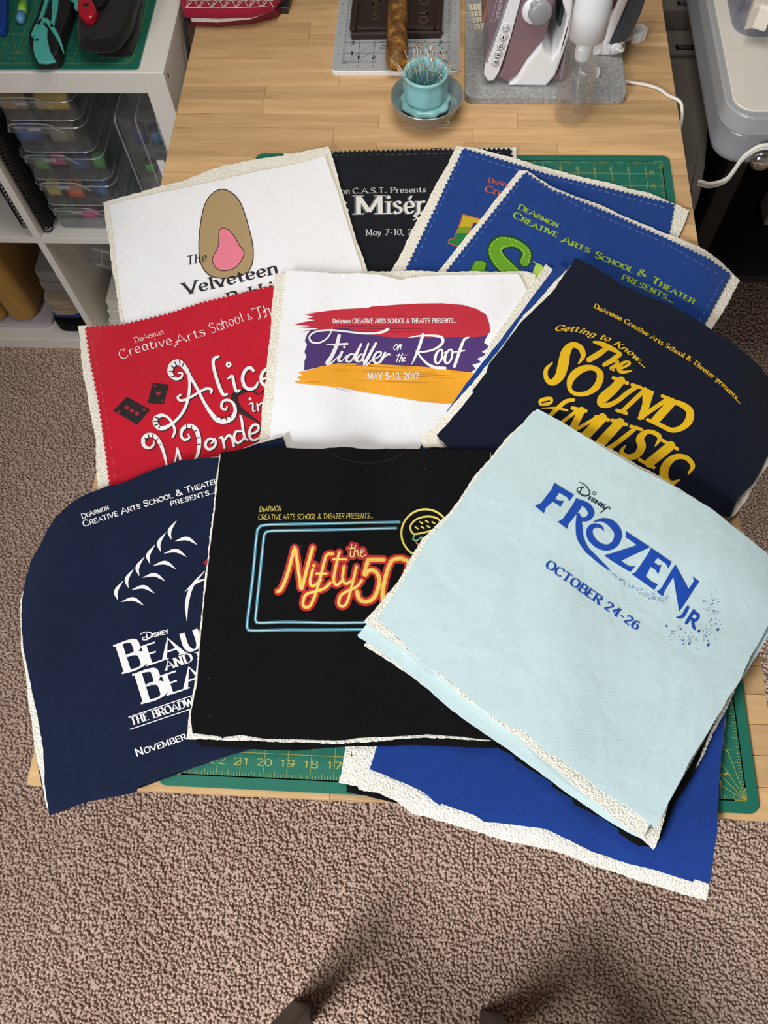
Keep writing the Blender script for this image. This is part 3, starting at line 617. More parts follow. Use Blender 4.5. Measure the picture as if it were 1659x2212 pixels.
pd.stroke(sp, grow=6); pb.stroke(sp, grow=-1); Q = catmull(sp, 7)
for sgn in (-1, 1):
    for i in range(1, len(Q) - 1, 2):
        a, b = np.array(Q[i - 1][:2]), np.array(Q[i + 1][:2]); tn = (b - a) / np.hypot(*(b - a)); c = np.array(Q[i][:2]) + sgn * np.array([-tn[1], tn[0]]) * (Q[i][2] / 2 - 3.2); pl.dot(c[0], c[1], 1.7, 7)
q = T(*A, [(-110, 640), (-60, 530), (0, 522), (55, 545), (35, 640)]); pd.poly(q); pb.poly([(x * 0.86 + 1031 * 0.14, y * 0.86 + 577 * 0.14) for x, y in q])
q = T(*A, [(435, 530), (528, 575), (560, 700), (420, 690), (470, 560)]); pl.poly(q)
prt(pd, F, 'letter_edge', printed('dark_green_ink', (26, 66, 36)), f_, 0.0003); prt(pb, F, 'letter_face', printed('leaf_green_ink', (104, 164, 36), var=0.2), f_, 0.0006); prt(pl, F, 'letter_studs', printed('pale_green_ink', (172, 206, 90)), f_, 0.0009)
seam(F, f_, [(1145, 384), (1250, 446), (1435, 524), (1560, 598)], SEAM); seam(F, f_, [(1562, 604), (1510, 695)], SEAM); seam(F, f_, [(1120, 400), (980, 580)], SEAM)

# ---- red square
A = (230, 630)
t = thing('quilt_square', 'red quilt square with white curly lettering and dark playing cards', 'quilt square', group='quilt squares')
layer('batting', [(169, 705), (260, 703), (360, 680), (433, 656), (588, 618), (660, 600), (670, 1030), (330, 1095), (216, 1110), (210, 1052), (206, 947), (180, 811)], TB, BAT, t, 'batting', seed=10)
F, f_ = layer('front_panel', [(184, 706), (264, 701), (361, 678), (433, 654), (589, 617), (650, 600), (660, 1015), (340, 1080), (240, 1090), (236, 1043), (222, 931), (210, 856), (195, 781)], TF, RED, t, 'pinked', seed=11)
K = Print(); Wp = Print(); DT = Print()
def both(pts, w=None, sc=1.0):
    P_ = T(*A, pts); K.stroke(P_, (w or 0) / 4, off=(2.3, 2.0), scale=sc); Wp.stroke(P_, (w or 0) / 4, scale=sc)
both([(622, 702, 12), (655, 706, 16), (640, 745, 20), (590, 750, 30), (550, 700, 44), (565, 635, 52), (625, 610, 50), (680, 660, 40), (720, 730, 30), (780, 830, 26), (840, 950, 26), (900, 1045, 34), (955, 1105, 44), (1020, 1118, 46), (1085, 1090, 40), (1112, 1030, 30), (1095, 965, 24), (1045, 935, 22), (1000, 955, 22), (995, 1005, 20), (1030, 1018, 16), (1042, 992, 12)])
both([(705, 700, 16), (718, 800, 24), (708, 900, 26), (680, 1000, 26), (630, 1080, 24), (560, 1145, 26), (480, 1180, 40), (428, 1150, 44), (425, 1095, 40), (480, 1068, 30), (535, 1090, 22), (575, 1150, 22), (590, 1205, 22), (572, 1255, 18)])
both([(645, 888, 14), (615, 912, 20), (640, 940, 22), (700, 925, 20), (790, 875, 22), (860, 838, 22), (905, 845, 22), (905, 872, 18)])
both([(970, 560, 18), (930, 578, 28), (922, 630, 28), (945, 730, 28), (978, 830, 30), (1010, 890, 28), (1042, 885, 18)])
both([(1050, 752, 16), (1085, 728, 24), (1100, 790, 26), (1120, 858, 26), (1152, 852, 16)]); both([(1270, 682, 24), (1235, 655, 28), (1192, 690, 28), (1175, 750, 30), (1192, 815, 30), (1235, 842, 28), (1285, 825, 24), (1308, 785, 16)])
both([(1335, 760, 20), (1400, 735, 20), (1420, 690, 22), (1385, 668, 24), (1345, 705, 28), (1335, 770, 28), (1365, 808, 26), (1410, 795, 20)])
for x, y, r in ((1055, 630, 26),): K.dot(*T(*A, [(x + 9, y + 8)])[0], r / 4); Wp.dot(*T(*A, [(x, y)])[0], r / 4); DT.dot(*T(*A, [(x, y)])[0], 2)
both([(1232, 972, 10), (1262, 965, 14), (1265, 1028, 14), (1285, 1030, 10)]); Wp.dot(*T(*A, [(1240, 925)])[0], 3.4)
both([(1300, 965, 12), (1312, 1030, 14)]); both([(1306, 990, 12), (1340, 962, 14), (1362, 985, 14), (1368, 1030, 12)])
both([(408, 1290, 12), (405, 1325, 18), (370, 1350, 22), (325, 1330, 30), (318, 1275, 36), (355, 1240, 38), (410, 1245, 36), (455, 1295, 34), (488, 1370, 28), (508, 1440, 22), (525, 1510, 16), (560, 1560, 12), (595, 1450, 14), (613, 1352, 16)])
both([(613, 1352, 16), (632, 1420, 20), (660, 1520, 20), (740, 1480, 20), (785, 1410, 26), (800, 1330, 34), (795, 1250, 38), (765, 1180, 38), (705, 1158, 34), (655, 1190, 30), (645, 1245, 24), (675, 1280, 20), (715, 1260, 18), (705, 1230, 12)])
both([(905, 1310, 14), (925, 1290, 16), (905, 1268, 20), (868, 1285, 22), (855, 1330, 24), (885, 1362, 24), (930, 1340, 22), (945, 1300, 20), (935, 1270, 16)])
both([(975, 1265, 14), (1000, 1262, 22), (1018, 1345, 22)]); both([(1010, 1295, 16), (1050, 1242, 22), (1082, 1262, 22), (1100, 1335, 20)])
both([(1160, 1205, 18), (1118, 1210, 22), (1102, 1265, 22), (1130, 1306, 22), (1170, 1285, 20), (1190, 1250, 14)]); both([(1158, 1075, 20), (1168, 1110, 22), (1178, 1190, 22), (1198, 1265, 22), (1222, 1280, 12)])
both([(1235, 1235, 16), (1300, 1205, 20), (1312, 1162, 20), (1275, 1150, 22), (1240, 1190, 22), (1236, 1250, 22), (1268, 1284, 22), (1318, 1262, 16)])
K.stroke(T(*A, [(1312, 888, 10), (1240, 852, 26), (1150, 868, 50), (1108, 905, 62), (1115, 965, 60), (1155, 1022, 48), (1220, 1066, 34), (1290, 1112, 18), (1345, 1155, 6)])); K.stroke(T(*A, [(1318, 888, 8), (1365, 855, 16), (1420, 850, 22)]))
for q in ([(400, 788), (540, 803), (495, 973), (355, 960)], [(175, 908), (380, 1020), (265, 1150), (58, 1028)]): K.poly(T(*A, q), 8)
for i, pts in enumerate(([(560, 640), (585, 665)], [(590, 608), (605, 640)], [(630, 590), (635, 630)], [(668, 612), (655, 645)], [(545, 690), (575, 690)], [(562, 735), (590, 728)], [(950, 1085), (975, 1075)], [(990, 1105), (1005, 1080)], [(1035, 1108), (1030, 1080)], [(1075, 1090), (1062, 1065)], [(420, 1085), (450, 1095)], [(410, 1120), (445, 1120)], [(415, 1155), (448, 1145)], [(450, 1180), (465, 1155)], [(330, 1265), (350, 1285)], [(360, 1235), (368, 1262)], [(400, 1235), (400, 1265)], [(440, 1270), (425, 1290)], [(470, 1320), (448, 1330)], [(690, 1150), (695, 1180)], [(735, 1160), (730, 1190)], [(775, 1200), (755, 1215)], [(800, 1260), (775, 1265)], [(810, 1320), (782, 1320)])): DT.stroke(T(*A, pts), 2.2)
pr_ = Print()
for x, y in ((448, 878), (420, 815), (482, 945)): k = 1.0 if x == 448 else 0.5; pr_.poly(catmull(T(*A, [(x, y + 22 * k), (x - 24 * k, y - 5), (x - 12 * k, y - 15 * k), (x, y - 6 * k), (x + 14 * k, y - 15 * k), (x + 24 * k, y - 5)]), 3, True), 4)
for x, y in ((175, 1003), (220, 1028), (265, 1055), (110, 1037), (325, 1020)): k = 1 if 150 < x < 300 else 0.6; pr_.poly(catmull(T(*A, [(x - 18 * k, y - 12 * k), (x + 8 * k, y - 18 * k), (x + 18 * k, y), (x + 4 * k, y + 16 * k), (x - 14 * k, y + 12 * k)]), 3, True), 4)
H_ = Print()
text(H_, "DeArmon", T(*A, [(248, 440), (500, 362)]), 11, 'curly', weight=1.1)
for s, pa, h in (("Creative", [(125, 590), (300, 515), (570, 455)], 20), ("Arts", [(612, 460), (860, 375)], 20), ("School", [(905, 362), (1190, 255)], 22), ("&", [(1228, 248), (1262, 232)], 13), ("Theater", [(1300, 238), (1700, 110)], 24)): text(H_, s, T(*A, pa), h, 'curly')
prt(K, F, 'dark_print', PK, f_, 0.0003); prt(Wp, F, 'lettering', PW, f_, 0.0006); tag(prt(DT, F, 'letter_hatching', PK, f_, 0.0009), kind='stuff'); prt(pr_, F, 'card_pips', printed('card_red', (170, 40, 54)), f_, 0.0006); prt(H_, F, 'lettering', PW, f_)
seam(F, f_, [(196, 722), (236, 931), (250, 1043)], plain('red_thread', (206, 90, 100), 0.9))

# ---- white square with the three brush bands
A = (630, 640)
t = thing('quilt_square', 'white quilt square with red, purple and orange brush bands, mid pile', 'quilt square', group='quilt squares')
layer('batting', [(593, 594), (640, 586), (784, 587), (880, 585), (984, 587), (1139, 586), (1157, 593), (1180, 990), (556, 995), (562, 925), (580, 760)], TB, BAT, t, 'batting', seed=12)
F, f_ = layer('front_panel', [(617, 584), (676, 587), (720, 592), (776, 590), (820, 593), (846, 599), (868, 605), (886, 599), (946, 595), (1119, 591), (1139, 628), (1165, 985), (578, 988), (584, 929), (600, 760)], TF, WHT, t, wr=0.0018, seed=13)
p = Print(); p.poly(T(*A, [(170, 285), (260, 300), (350, 262), (480, 262), (600, 300), (760, 335), (900, 345), (1180, 345), (1580, 340), (1700, 318), (1660, 400), (1715, 440), (1640, 480), (1690, 500), (1600, 540), (1640, 570), (1560, 590), (1590, 630), (1530, 665), (1300, 650), (1100, 630), (800, 605), (500, 590), (370, 590), (250, 610), (108, 640), (110, 560), (128, 520), (110, 480), (132, 420), (114, 380), (132, 330)]), 10)
prt(p, F, 'purple_band', printed('purple_ink', (76, 52, 112)), f_, 0.0003)
p = Print(); p.poly(T(*A, [(20, 245), (110, 222), (210, 205), (120, 196), (200, 178), (105, 160), (230, 146), (130, 148), (420, 112), (660, 100), (690, 88), (920, 72), (1100, 62), (1300, 60), (1480, 75), (1600, 110), (1680, 160), (1705, 230), (1715, 310), (1660, 345), (1580, 355), (1400, 352), (1180, 358), (900, 360), (760, 345), (600, 318), (480, 275), (300, 285), (80, 305), (240, 280), (60, 265), (180, 256)]), 10)
prt(p, F, 'red_band', printed('red_ink', (192, 46, 62)), f_, 0.0005)
p = Print(); p.poly(T(*A, [(60, 655), (150, 640), (250, 605), (400, 578), (560, 580), (800, 590), (1100, 605), (1300, 625), (1530, 655), (1700, 690), (1640, 900), (1480, 925), (1300, 925), (1100, 905), (900, 870), (700, 840), (450, 790), (250, 770), (60, 752), (20, 735), (90, 725), (45, 700), (95, 680)]), 10)
prt(p, F, 'orange_band', printed('amber_ink', (240, 166, 44)), f_, 0.0007)
p = Print()
for y0, xa, xb, b in ((640, 350, 1250, 12), (662, 420, 1500, 14), (690, 900, 1420, 10), (735, 540, 1300, 8), (600, 420, 900, 8), (740, 120, 240, 0)): p.stroke(T(*A, [(xa, y0 - b, 1), ((xa * 2 + xb) / 3, y0, 3), ((xa + xb * 2) / 3, y0 + b, 3), (xb, y0 + 2 * b, 1)]))
prt(p, F, 'brush_streaks', printed('olive_ink', (156, 108, 36)), f_, 0.0009)
p = Print()
for y0, xa, xb in ((255, 400, 900), (275, 480, 1200), (300, 560, 1150), (160, 850, 980), (320, 900, 1000)): p.stroke(T(*A, [(xa, y0, 1), ((xa + xb) / 2, y0 + 6, 4), (xb, y0 + 4, 1)]))
for i in range(14): p.dot(*T(*A, [(350 + i * 12, 785 + i * 3 + random.uniform(-8, 8))])[0], random.uniform(0.4, 1.0), 6)
prt(p, F, 'brush_streaks', printed('maroon_ink', (96, 30, 52)), f_, 0.0007)
p = Print(); sk = lambda *pts: p.stroke(T(*A, pts))
sk((832, 285, 26), (770, 312, 22), (640, 322, 18), (480, 306, 16), (330, 292, 16), (210, 306, 16), (155, 345, 16), (170, 392, 18), (235, 402, 16), (300, 368, 14), (335, 320, 12), (350, 268, 6))
sk((410, 340, 30), (390, 420, 32), (345, 520, 34), (308, 578, 36), (345, 575, 16), (410, 510, 7)); sk((300, 414, 6), (390, 418, 20), (482, 410, 18))
sk((435, 480, 22), (405, 548, 24), (432, 560, 10), (475, 510, 6)); p.dot(*T(*A, [(455, 438)])[0], 3)
sk((545, 500, 10), (500, 505, 18), (470, 552, 20), (510, 562, 14), (560, 485, 16), (602, 412, 18)); sk((602, 412, 18), (548, 538, 22), (575, 560, 8)); sk((622, 500, 8), (590, 508, 16), (562, 555, 18), (595, 560, 12), (635, 480, 14), (664, 408, 16)); sk((664, 408, 16), (614, 545, 20), (636, 558, 7))
sk((728, 405, 20), (665, 520, 28), (630, 590, 30), (665, 580, 12), (720, 512, 6)); sk((712, 545, 10), (765, 512, 14), (770, 480, 16), (730, 490, 18), (705, 545, 22), (735, 578, 18), (795, 540, 8)); sk((808, 488, 20), (765, 568, 22)); sk((780, 540, 8), (835, 500, 18), (852, 508, 10))
p.stroke(T(*A, [(905, 412), (882, 440), (890, 462), (915, 440), (908, 412)]), 2); sk((930, 418, 8), (915, 465, 9)); sk((918, 452, 6), (948, 412, 9), (938, 455, 8), (955, 452, 4))
sk((930, 498, 9), (905, 565, 9)); sk((905, 512, 6), (1005, 505, 6)); sk((958, 495, 8), (928, 568, 9)); sk((935, 548, 5), (958, 528, 8), (948, 562, 7)); sk((965, 550, 5), (985, 530, 7), (968, 535, 7), (960, 560, 8), (985, 556, 5))
sk((1135, 330, 26), (1100, 440, 26), (1060, 540, 18), (1035, 590, 5)); sk((1005, 358, 4), (1100, 342, 14), (1220, 340, 18), (1298, 358, 26), (1296, 412, 24), (1220, 462, 18), (1110, 482, 14), (1068, 470, 8)); sk((1080, 470, 12), (1115, 525, 18), (1175, 585, 22), (1245, 615, 28), (1325, 620, 24))
for cx in (1268, 1352): p.stroke(T(*A, [(cx + 22, 458, 14), (cx - 15, 490, 22), (cx - 30, 550, 24), (cx - 10, 582, 16), (cx + 25, 545, 18), (cx + 35, 480, 16)]), closed=True)
sk((1528, 356, 14), (1492, 372, 22), (1462, 440, 26), (1428, 540, 26), (1406, 605, 26)); sk((1395, 480, 8), (1440, 478, 14), (1492, 468, 12)); sk((1290, 505, 6), (1330, 480, 7)); sk((1375, 505, 6), (1410, 485, 7))
text(p, "DeArmon CREATIVE ARTS SCHOOL & THEATER PRESENTS...", T(*A, [(355, 232), (1425, 229)]), 9.4, 'heavy', weight=0.95); text(p, "MAY 5-13, 2017", T(*A, [(655, 716), (1098, 719)]), 14, 'heavy', weight=0.85)
prt(p, F, 'lettering', PW, f_, 0.0012)

# ---- square under the near edge: black back, bare batting
t = thing('quilt_square', 'black-backed quilt square with bare batting corner over the near table edge', 'quilt square', group='quilt squares')
layer('backing_panel', [(749, 1450), (748, 1640), (748, 1711), (792, 1719), (856, 1734), (1160, 1750), (1180, 1450)], TF, BLK, t, seed=14)
layer('batting', [(760, 1440), (746, 1622), (732, 1690), (776, 1698), (860, 1716), (1150, 1735), (1170, 1440)], TB, BAT, t, 'batting', seed=15)
layer('front_panel', [(775, 1440), (758, 1634), (771, 1637), (780, 1600), (1140, 1640), (1150, 1440)], TF, BLK, t, seed=16)
# ---- bright blue square hanging over the near edge
t = thing('quilt_square', 'bright royal blue plain quilt square hanging over the near table edge', 'quilt square', group='quilt squares')
layer('batting', [(800, 1400), (758, 1615), (775, 1705), (812, 1712), (856, 1730), (891, 1757), (977, 1780), (1105, 1820), (1191, 1835), (1307, 1878), (1451, 1924), (1527, 1945), (1533, 1910), (1549, 1800), (1550, 1745), (1556, 1652), (1562, 1610), (1567, 1548), (1568, 1400)], TB, BAT, t, 'batting', seed=17)
layer('front_panel', [(830, 1400), (813, 1615), (798, 1661), (879, 1693), (915, 1712), (951, 1742), (953, 1736), (1029, 1762), (1045, 1774), (1099, 1780), (1180, 1791), (1278, 1838), (1359, 1867), (1422, 1882), (1497, 1905), (1500, 1898), (1533, 1910), (1549, 1800), (1550, 1745), (1556, 1652), (1562, 1610), (1566, 1548), (1567, 1400)], TF, BL2, t, seed=18, wr=0.0016)

# ---- navy square overhanging the left edge
A = (240, 1350); B_ = (30, 930); S2 = 2.676
t = thing('quilt_square', 'navy quilt square with white lettering drooping over the left table edge', 'quilt square', group='quilt squares')
layer('backing_panel', [(478, 990), (390, 1000), (254, 1052), (180, 1076), (124, 1122), (90, 1182), (60, 1252), (50, 1310), (48, 1400), (58, 1470), (72, 1560), (80, 1640), (95, 1722), (110, 1735), (290, 1706), (549, 1612), (650, 1500), (660, 1050), (611, 950)], TF, NVY, t, seed=19)
layer('batting', [(482, 984), (560, 955), (618, 936), (624, 966), (660, 1060), (645, 1560), (549, 1610), (351, 1672), (296, 1698), (104, 1752), (90, 1690), (82, 1650), (73, 1600), (60, 1500), (53, 1440), (46, 1400), (43, 1340), (45, 1300), (56, 1250), (88, 1180), (122, 1120), (180, 1073), (254, 1049), (392, 998)], TB, BAT, t, 'batting', seed=20)
F, f_ = layer('front_panel', [(478, 986), (440, 990), (392, 995), (330, 1015), (254, 1046), (232, 1049), (179, 1071), (150, 1090), (119, 1118), (100, 1147), (86, 1177), (68, 1210), (56, 1248), (47, 1304), (46, 1350), (50, 1401), (63, 1461), (78, 1532), (93, 1618), (98, 1704), (107, 1762), (127, 1755), (179, 1736), (184, 1741), (188, 1732), (295, 1711), (296, 1700), (351, 1676), (441, 1644), (549, 1618), (640, 1560), (655, 1060), (611, 943), (560, 957)], TF, NVY, t, seed=21, wr=0.0014)
p = Print(); times = lambda s, pa, h, st='times', sc=False, **k: text(p, s, T(*A, pa), h, st, sc, **k)
times("B", [(112, 412), (298, 352)], 62); times("EAUTY", [(312, 348), (640, 240), (1125, 85)], 42); times("AND", [(477, 390), (706, 312)], 19); times("THE", [(738, 300), (900, 246)], 15)
times("B", [(276, 672), (470, 612)], 64); times("EAST", [(492, 602), (1120, 395)], 43)
times("THE", [(180, 866), (330, 815)], 16); times("BROADWAY", [(368, 806), (830, 650)], 16.5); prt(p, F, 'lettering', PW, f_, 0.0005); p = Print(); times("November", [(220, 1136), (652, 985)], 16, 'sans', True, weight=1.25)
prt(p, F, 'lettering', PW, f_, 0.0005); p = Print()
p.stroke(T(*A, [(152, 796), (900, 542)]), 2); p.stroke(T(*A, [(165, 901), (900, 655)]), 2); prt(p, F, 'ruled_lines', PW, f_, 0.0005); p = Print()
text(p, "DeArmon", [(178, 1121), (236, 1100)], 11, 'sans', True, weight=1.3); text(p, "Creative Arts School & Theater", [(181, 1138), (330, 1089), (472, 1043)], 13, 'sans', True, weight=1.3); text(p, "PRESENTS...", [(369, 1093), (466, 1065)], 9.5, 'sans', weight=1.3); prt(p, F, 'lettering', PW, f_, 0.0005); p = Print()
p.stroke(T(*A, [(252, 82, 6), (290, 62, 8), (340, 66, 10), (352, 92, 12), (320, 120, 12), (280, 128, 10), (272, 112, 8), (315, 100, 6)])); p.stroke(T(*A, [(305, 78), (312, 128)]), 2.4); text(p, "isney", T(*A, [(358, 106), (498, 72)]), 11, 'heavy', True); prt(p, F, 'lettering', PW, f_, 0.0005); p = Print()
sw = lambda *pts: p.stroke(T(*B_, pts, S2))     # plain brush flourishes of the print's size

for k in range(6): x, y = 600 + k * 62, 980 - k * 70; sw((x, y, 2), (x - 10, y - 50, 22), (x + 30, y - 110, 2)); sw((x + 20, y + 10, 2), (x + 90, y - 6, 22), (x + 150, y + 30, 2))     # a plain leafy sprig
sw((1000, 1100, 3), (1000, 1000, 22), (1030, 900, 18), (1105, 810, 3)); sw((990, 930, 3), (1050, 880, 16), (1105, 860, 6))
prt(p, F, 'sprig_print', PW, f_, 0.0005)
p = Print(); p.poly(T(*B_, [(1095, 765), (1130, 730), (1180, 720), (1200, 790), (1130, 800)], S2), 8); prt(p, F, 'red_print', printed('rose_ink', (170, 40, 52)), f_)

# ---- plain blue square below the dark navy one
t = thing('quilt_square', 'royal blue quilt square sandwiched beneath the dark navy yellow-lettered one', 'quilt square', group='quilt squares')
layer('batting', [(1180, 570), (1194, 582), (1560, 800), (1480, 1120), (980, 990), (1010, 845), (1060, 740), (1108, 670)], TB, BAT, t, 'batting', seed=22)
layer('front_panel', [(1204, 570), (1240, 585), (1560, 790), (1490, 1110), (905, 970), (960, 895), (1000, 838), (1088, 725), (1150, 642)], TF, BLU, t, seed=23)
# ---- dark navy square, yellow letters
A = (1150, 640)
t = thing('quilt_square', 'dark navy quilt square with big yellow lettering on the right', 'quilt square', group='quilt squares')
layer('batting', [(1240, 565), (1131, 682), (1060, 780), (990, 862), (909, 951), (915, 966), (971, 967), (1575, 1121), (1588, 1112), (1605, 1090), (1641, 1030), (1690, 960), (1668, 850), (1592, 754), (1452, 670), (1330, 620)], TB, BAT, t, 'batting', seed=24)
F, f_ = layer('front_panel', [(1243, 557), (1290, 580), (1342, 613), (1403, 641), (1455, 661), (1520, 700), (1590, 746), (1620, 770), (1645, 795), (1664, 824), (1678, 862), (1690, 930), (1659, 983), (1627, 1044), (1591, 1081), (1577, 1117), (1250, 1040), (969, 967), (944, 940), (1023, 848), (1021, 843), (1051, 806), (1057, 786), (1088, 746), (1120, 701), (1193, 632)], TF, NVD, t, seed=25, wr=0.0014)
p = Print(); sk = lambda *pts, **k: p.stroke(T(*A, pts), scale=0.88, **k); bar = lambda a, b, w_: p.ribbon(T(*A, [a, b]), w_ * 0.88 / 4)
sk((398, 582, 14), (438, 515, 48), (415, 445, 58), (345, 420, 58), (290, 480, 92), (268, 580, 106), (235, 690, 92), (170, 745, 62), (122, 710, 46), (118, 635, 40), (172, 572, 14))
p.poly([catmull(T(*A, [(470, 592), (540, 600), (600, 640), (616, 700), (590, 780), (540, 830), (460, 862), (380, 862), (320, 830), (298, 770), (305, 700), (350, 640), (410, 605)]), 3, True), catmull(T(*A, [(520, 642), (552, 662), (555, 710), (525, 770), (470, 815), (400, 828), (352, 812), (340, 775), (365, 720), (420, 670), (470, 645)]), 3, True)], 9)
sk((765, 728, 84), (700, 800, 92), (610, 880, 98), (590, 930, 60), (650, 942, 50), (740, 900, 46), (820, 835, 48), (905, 780, 42)); bar((700, 705), (820, 750), 36); bar((862, 765), (938, 790), 34)
p.poly(T(*A, [(952, 785), (1052, 822), (1010, 960), (962, 1066), (908, 1055), (950, 930)]), 8); bar((975, 805), (785, 985), 44); bar((730, 985), (812, 1010), 34); bar((930, 1050), (1165, 890), 44); bar((1122, 862), (1212, 896), 34)
bar((1205, 915), (1062, 1072), 84); bar((1185, 892), (1235, 915), 36); bar((995, 1066), (1050, 1088), 34)
sk((1205, 905, 40), (1290, 935, 58), (1358, 990, 72), (1350, 1075, 80), (1285, 1138, 58), (1200, 1155, 48), (1110, 1115, 44), (1030, 1080, 38))
sk((530, 395, 22), (600, 412, 48), (690, 455, 50), (760, 492, 22)); sk((640, 450, 48), (570, 500, 58), (490, 548, 56)); sk((755, 500, 48), (685, 555, 50), (620, 592, 40)); sk((665, 572, 18), (735, 560, 28), (720, 600, 38), (680, 622, 36), (705, 640, 16)); sk((745, 632, 26), (830, 592, 26), (838, 568, 20), (790, 572, 30), (742, 620, 34), (772, 655, 32), (855, 645, 16))
p.stroke(T(*A, [(68, 905, 30), (110, 888, 34), (160, 885, 30), (160, 918, 24), (112, 934, 30), (75, 935, 24)]), closed=True); sk((355, 895, 34), (290, 908, 40), (220, 965, 44), (150, 1035, 40), (110, 1090, 36)); sk((85, 968, 14), (200, 965, 22), (300, 985, 22))
bar((345, 965), (460, 990), 38); bar((390, 985), (200, 1130), 34); bar((425, 985), (330, 1180), 72); bar((335, 1175), (570, 1040), 34); bar((605, 1050), (430, 1235), 92); bar((550, 1040), (655, 1068), 38)
sk((755, 1090, 92), (665, 1185, 96), (575, 1290, 96), (600, 1330, 50), (680, 1300, 46), (790, 1220, 46), (895, 1135, 42)); bar((688, 1070), (812, 1108), 38); bar((850, 1124), (940, 1150), 34)
sk((1062, 1292, 14), (1100, 1225, 46), (1058, 1182, 44), (985, 1172, 48), (930, 1230, 80), (945, 1300, 80), (900, 1372, 68), (820, 1385, 48), (768, 1345, 44), (802, 1290, 16))
bar((1125, 1245), (1252, 1318), 34); bar((1195, 1290), (1010, 1440), 92); bar((925, 1412), (1048, 1478), 34)
sk((1350, 1530, 22), (1385, 1462, 46), (1325, 1392, 48), (1225, 1392, 60), (1148, 1470, 84), (1140, 1570, 84), (1195, 1615, 58), (1272, 1585, 12))
text(p, "DeArmon Creative Arts School & Theater presents...", T(*A, [(528, 98), (780, 220), (1120, 422), (1360, 562), (1600, 742), (1790, 925)]), 10, 'bold', weight=0.85)
text(p, "Getting to", T(*A, [(190, 296), (380, 305), (520, 350), (660, 390)]), 12, 'script'); text(p, "Know...", T(*A, [(700, 412), (840, 505), (968, 618)]), 12, 'script')
prt(p, F, 'lettering', printed('yellow_ink', (232, 186, 28), var=0.1), f_, 0.0005)

# ---- black square under the ice blue one
t = thing('quilt_square', 'black quilt square peeking out below the ice blue square', 'quilt square', group='quilt squares')
layer('batting', [(1180, 960), (800, 1400), (870, 1470), (1100, 1616), (1250, 1722), (1380, 1810), (1414, 1822), (1450, 1742), (1509, 1652), (1538, 1590), (1565, 1540), (1594, 1479), (1640, 1395), (1680, 1250)], TB, BAT, t, 'batting', seed=26)
layer('front_panel', [(1175, 950), (790, 1395), (845, 1456), (1000, 1570), (1080, 1618), (1110, 1634), (1112, 1642), (1192, 1690), (1195, 1701), (1237, 1726), (1241, 1738), (1305, 1771), (1335, 1790), (1338, 1800), (1380, 1828), (1395, 1828), (1418, 1830), (1455, 1740), (1495, 1678), (1505, 1650), (1530, 1590), (1555, 1540), (1588, 1476), (1640, 1385), (1670, 1240)], TF, BLK, t, seed=27)

# ---- black square with the neon print
A = (520, 1080)
t = thing('quilt_square', 'black quilt square with neon-style print in the middle foreground', 'quilt square', group='quilt squares')
layer('backing_panel', [(476, 985), (440, 1300), (428, 1480), (424, 1600), (434, 1613), (550, 1618), (640, 1622), (760, 1612), (900, 1610), (1070, 1616), (1085, 1300), (1062, 980)], TF, BLK, t, seed=28)
layer('batting', [(474, 980), (437, 1303), (430, 1380), (421, 1475), (408, 1545), (404, 1596), (480, 1598), (560, 1600), (740, 1606), (920, 1592), (1060, 1600), (1080, 1300), (1060, 978)], TB, BAT, t, 'batting', seed=29)
F, f_ = layer('front_panel', [(476, 977), (539, 970), (615, 967), (695, 969), (737, 965), (796, 971), (835, 969), (894, 969), (1058, 974), (1078, 1200), (1072, 1598), (1052, 1597), (985, 1590), (922, 1587), (850, 1590), (782, 1593), (734, 1600), (640, 1597), (570, 1595), (521, 1587), (485, 1592), (480, 1597), (476, 1592), (416, 1583), (412, 1545), (418, 1512), (425, 1475), (430, 1412), (437, 1350), (441, 1304), (452, 1192), (465, 1098)], TF, BLK, t, seed=30, wr=0.0014)
p = Print(); p.stroke([(705, 971, 2), (730, 987, 3), (770, 998, 3), (810, 999, 3), (850, 990, 3), (880, 972, 2)]); prt(p, F, 'neck_band_seam', plain('black_seam', (6, 6, 8), 0.9), f_)
ou = T(*A, [(1370, 190), (900, 200), (400, 210), (200, 218), (155, 245), (137, 310), (100, 700), (56, 1060), (62, 1108), (100, 1128), (400, 1122), (700, 1122), (1300, 1114)]); inn = T(*A, [(1340, 243), (900, 255), (400, 265), (245, 270), (208, 295), (196, 350), (160, 700), (130, 1000), (133, 1045), (165, 1062), (400, 1055), (800, 1062), (1300, 1056)])
tealA, tealB = printed('teal_ink', (72, 132, 152)), printed('pale_cyan_ink', (184, 224, 234)); pa, pb = Print(), Print()
for q in (ou, inn): pa.stroke(q, 6.4, k=5); pb.stroke(q, 2.0, k=5)
prt(pa, F, 'neon_frame', tealA, f_, 0.0003); prt(pb, F, 'neon_frame_core', tealB, f_, 0.0006)
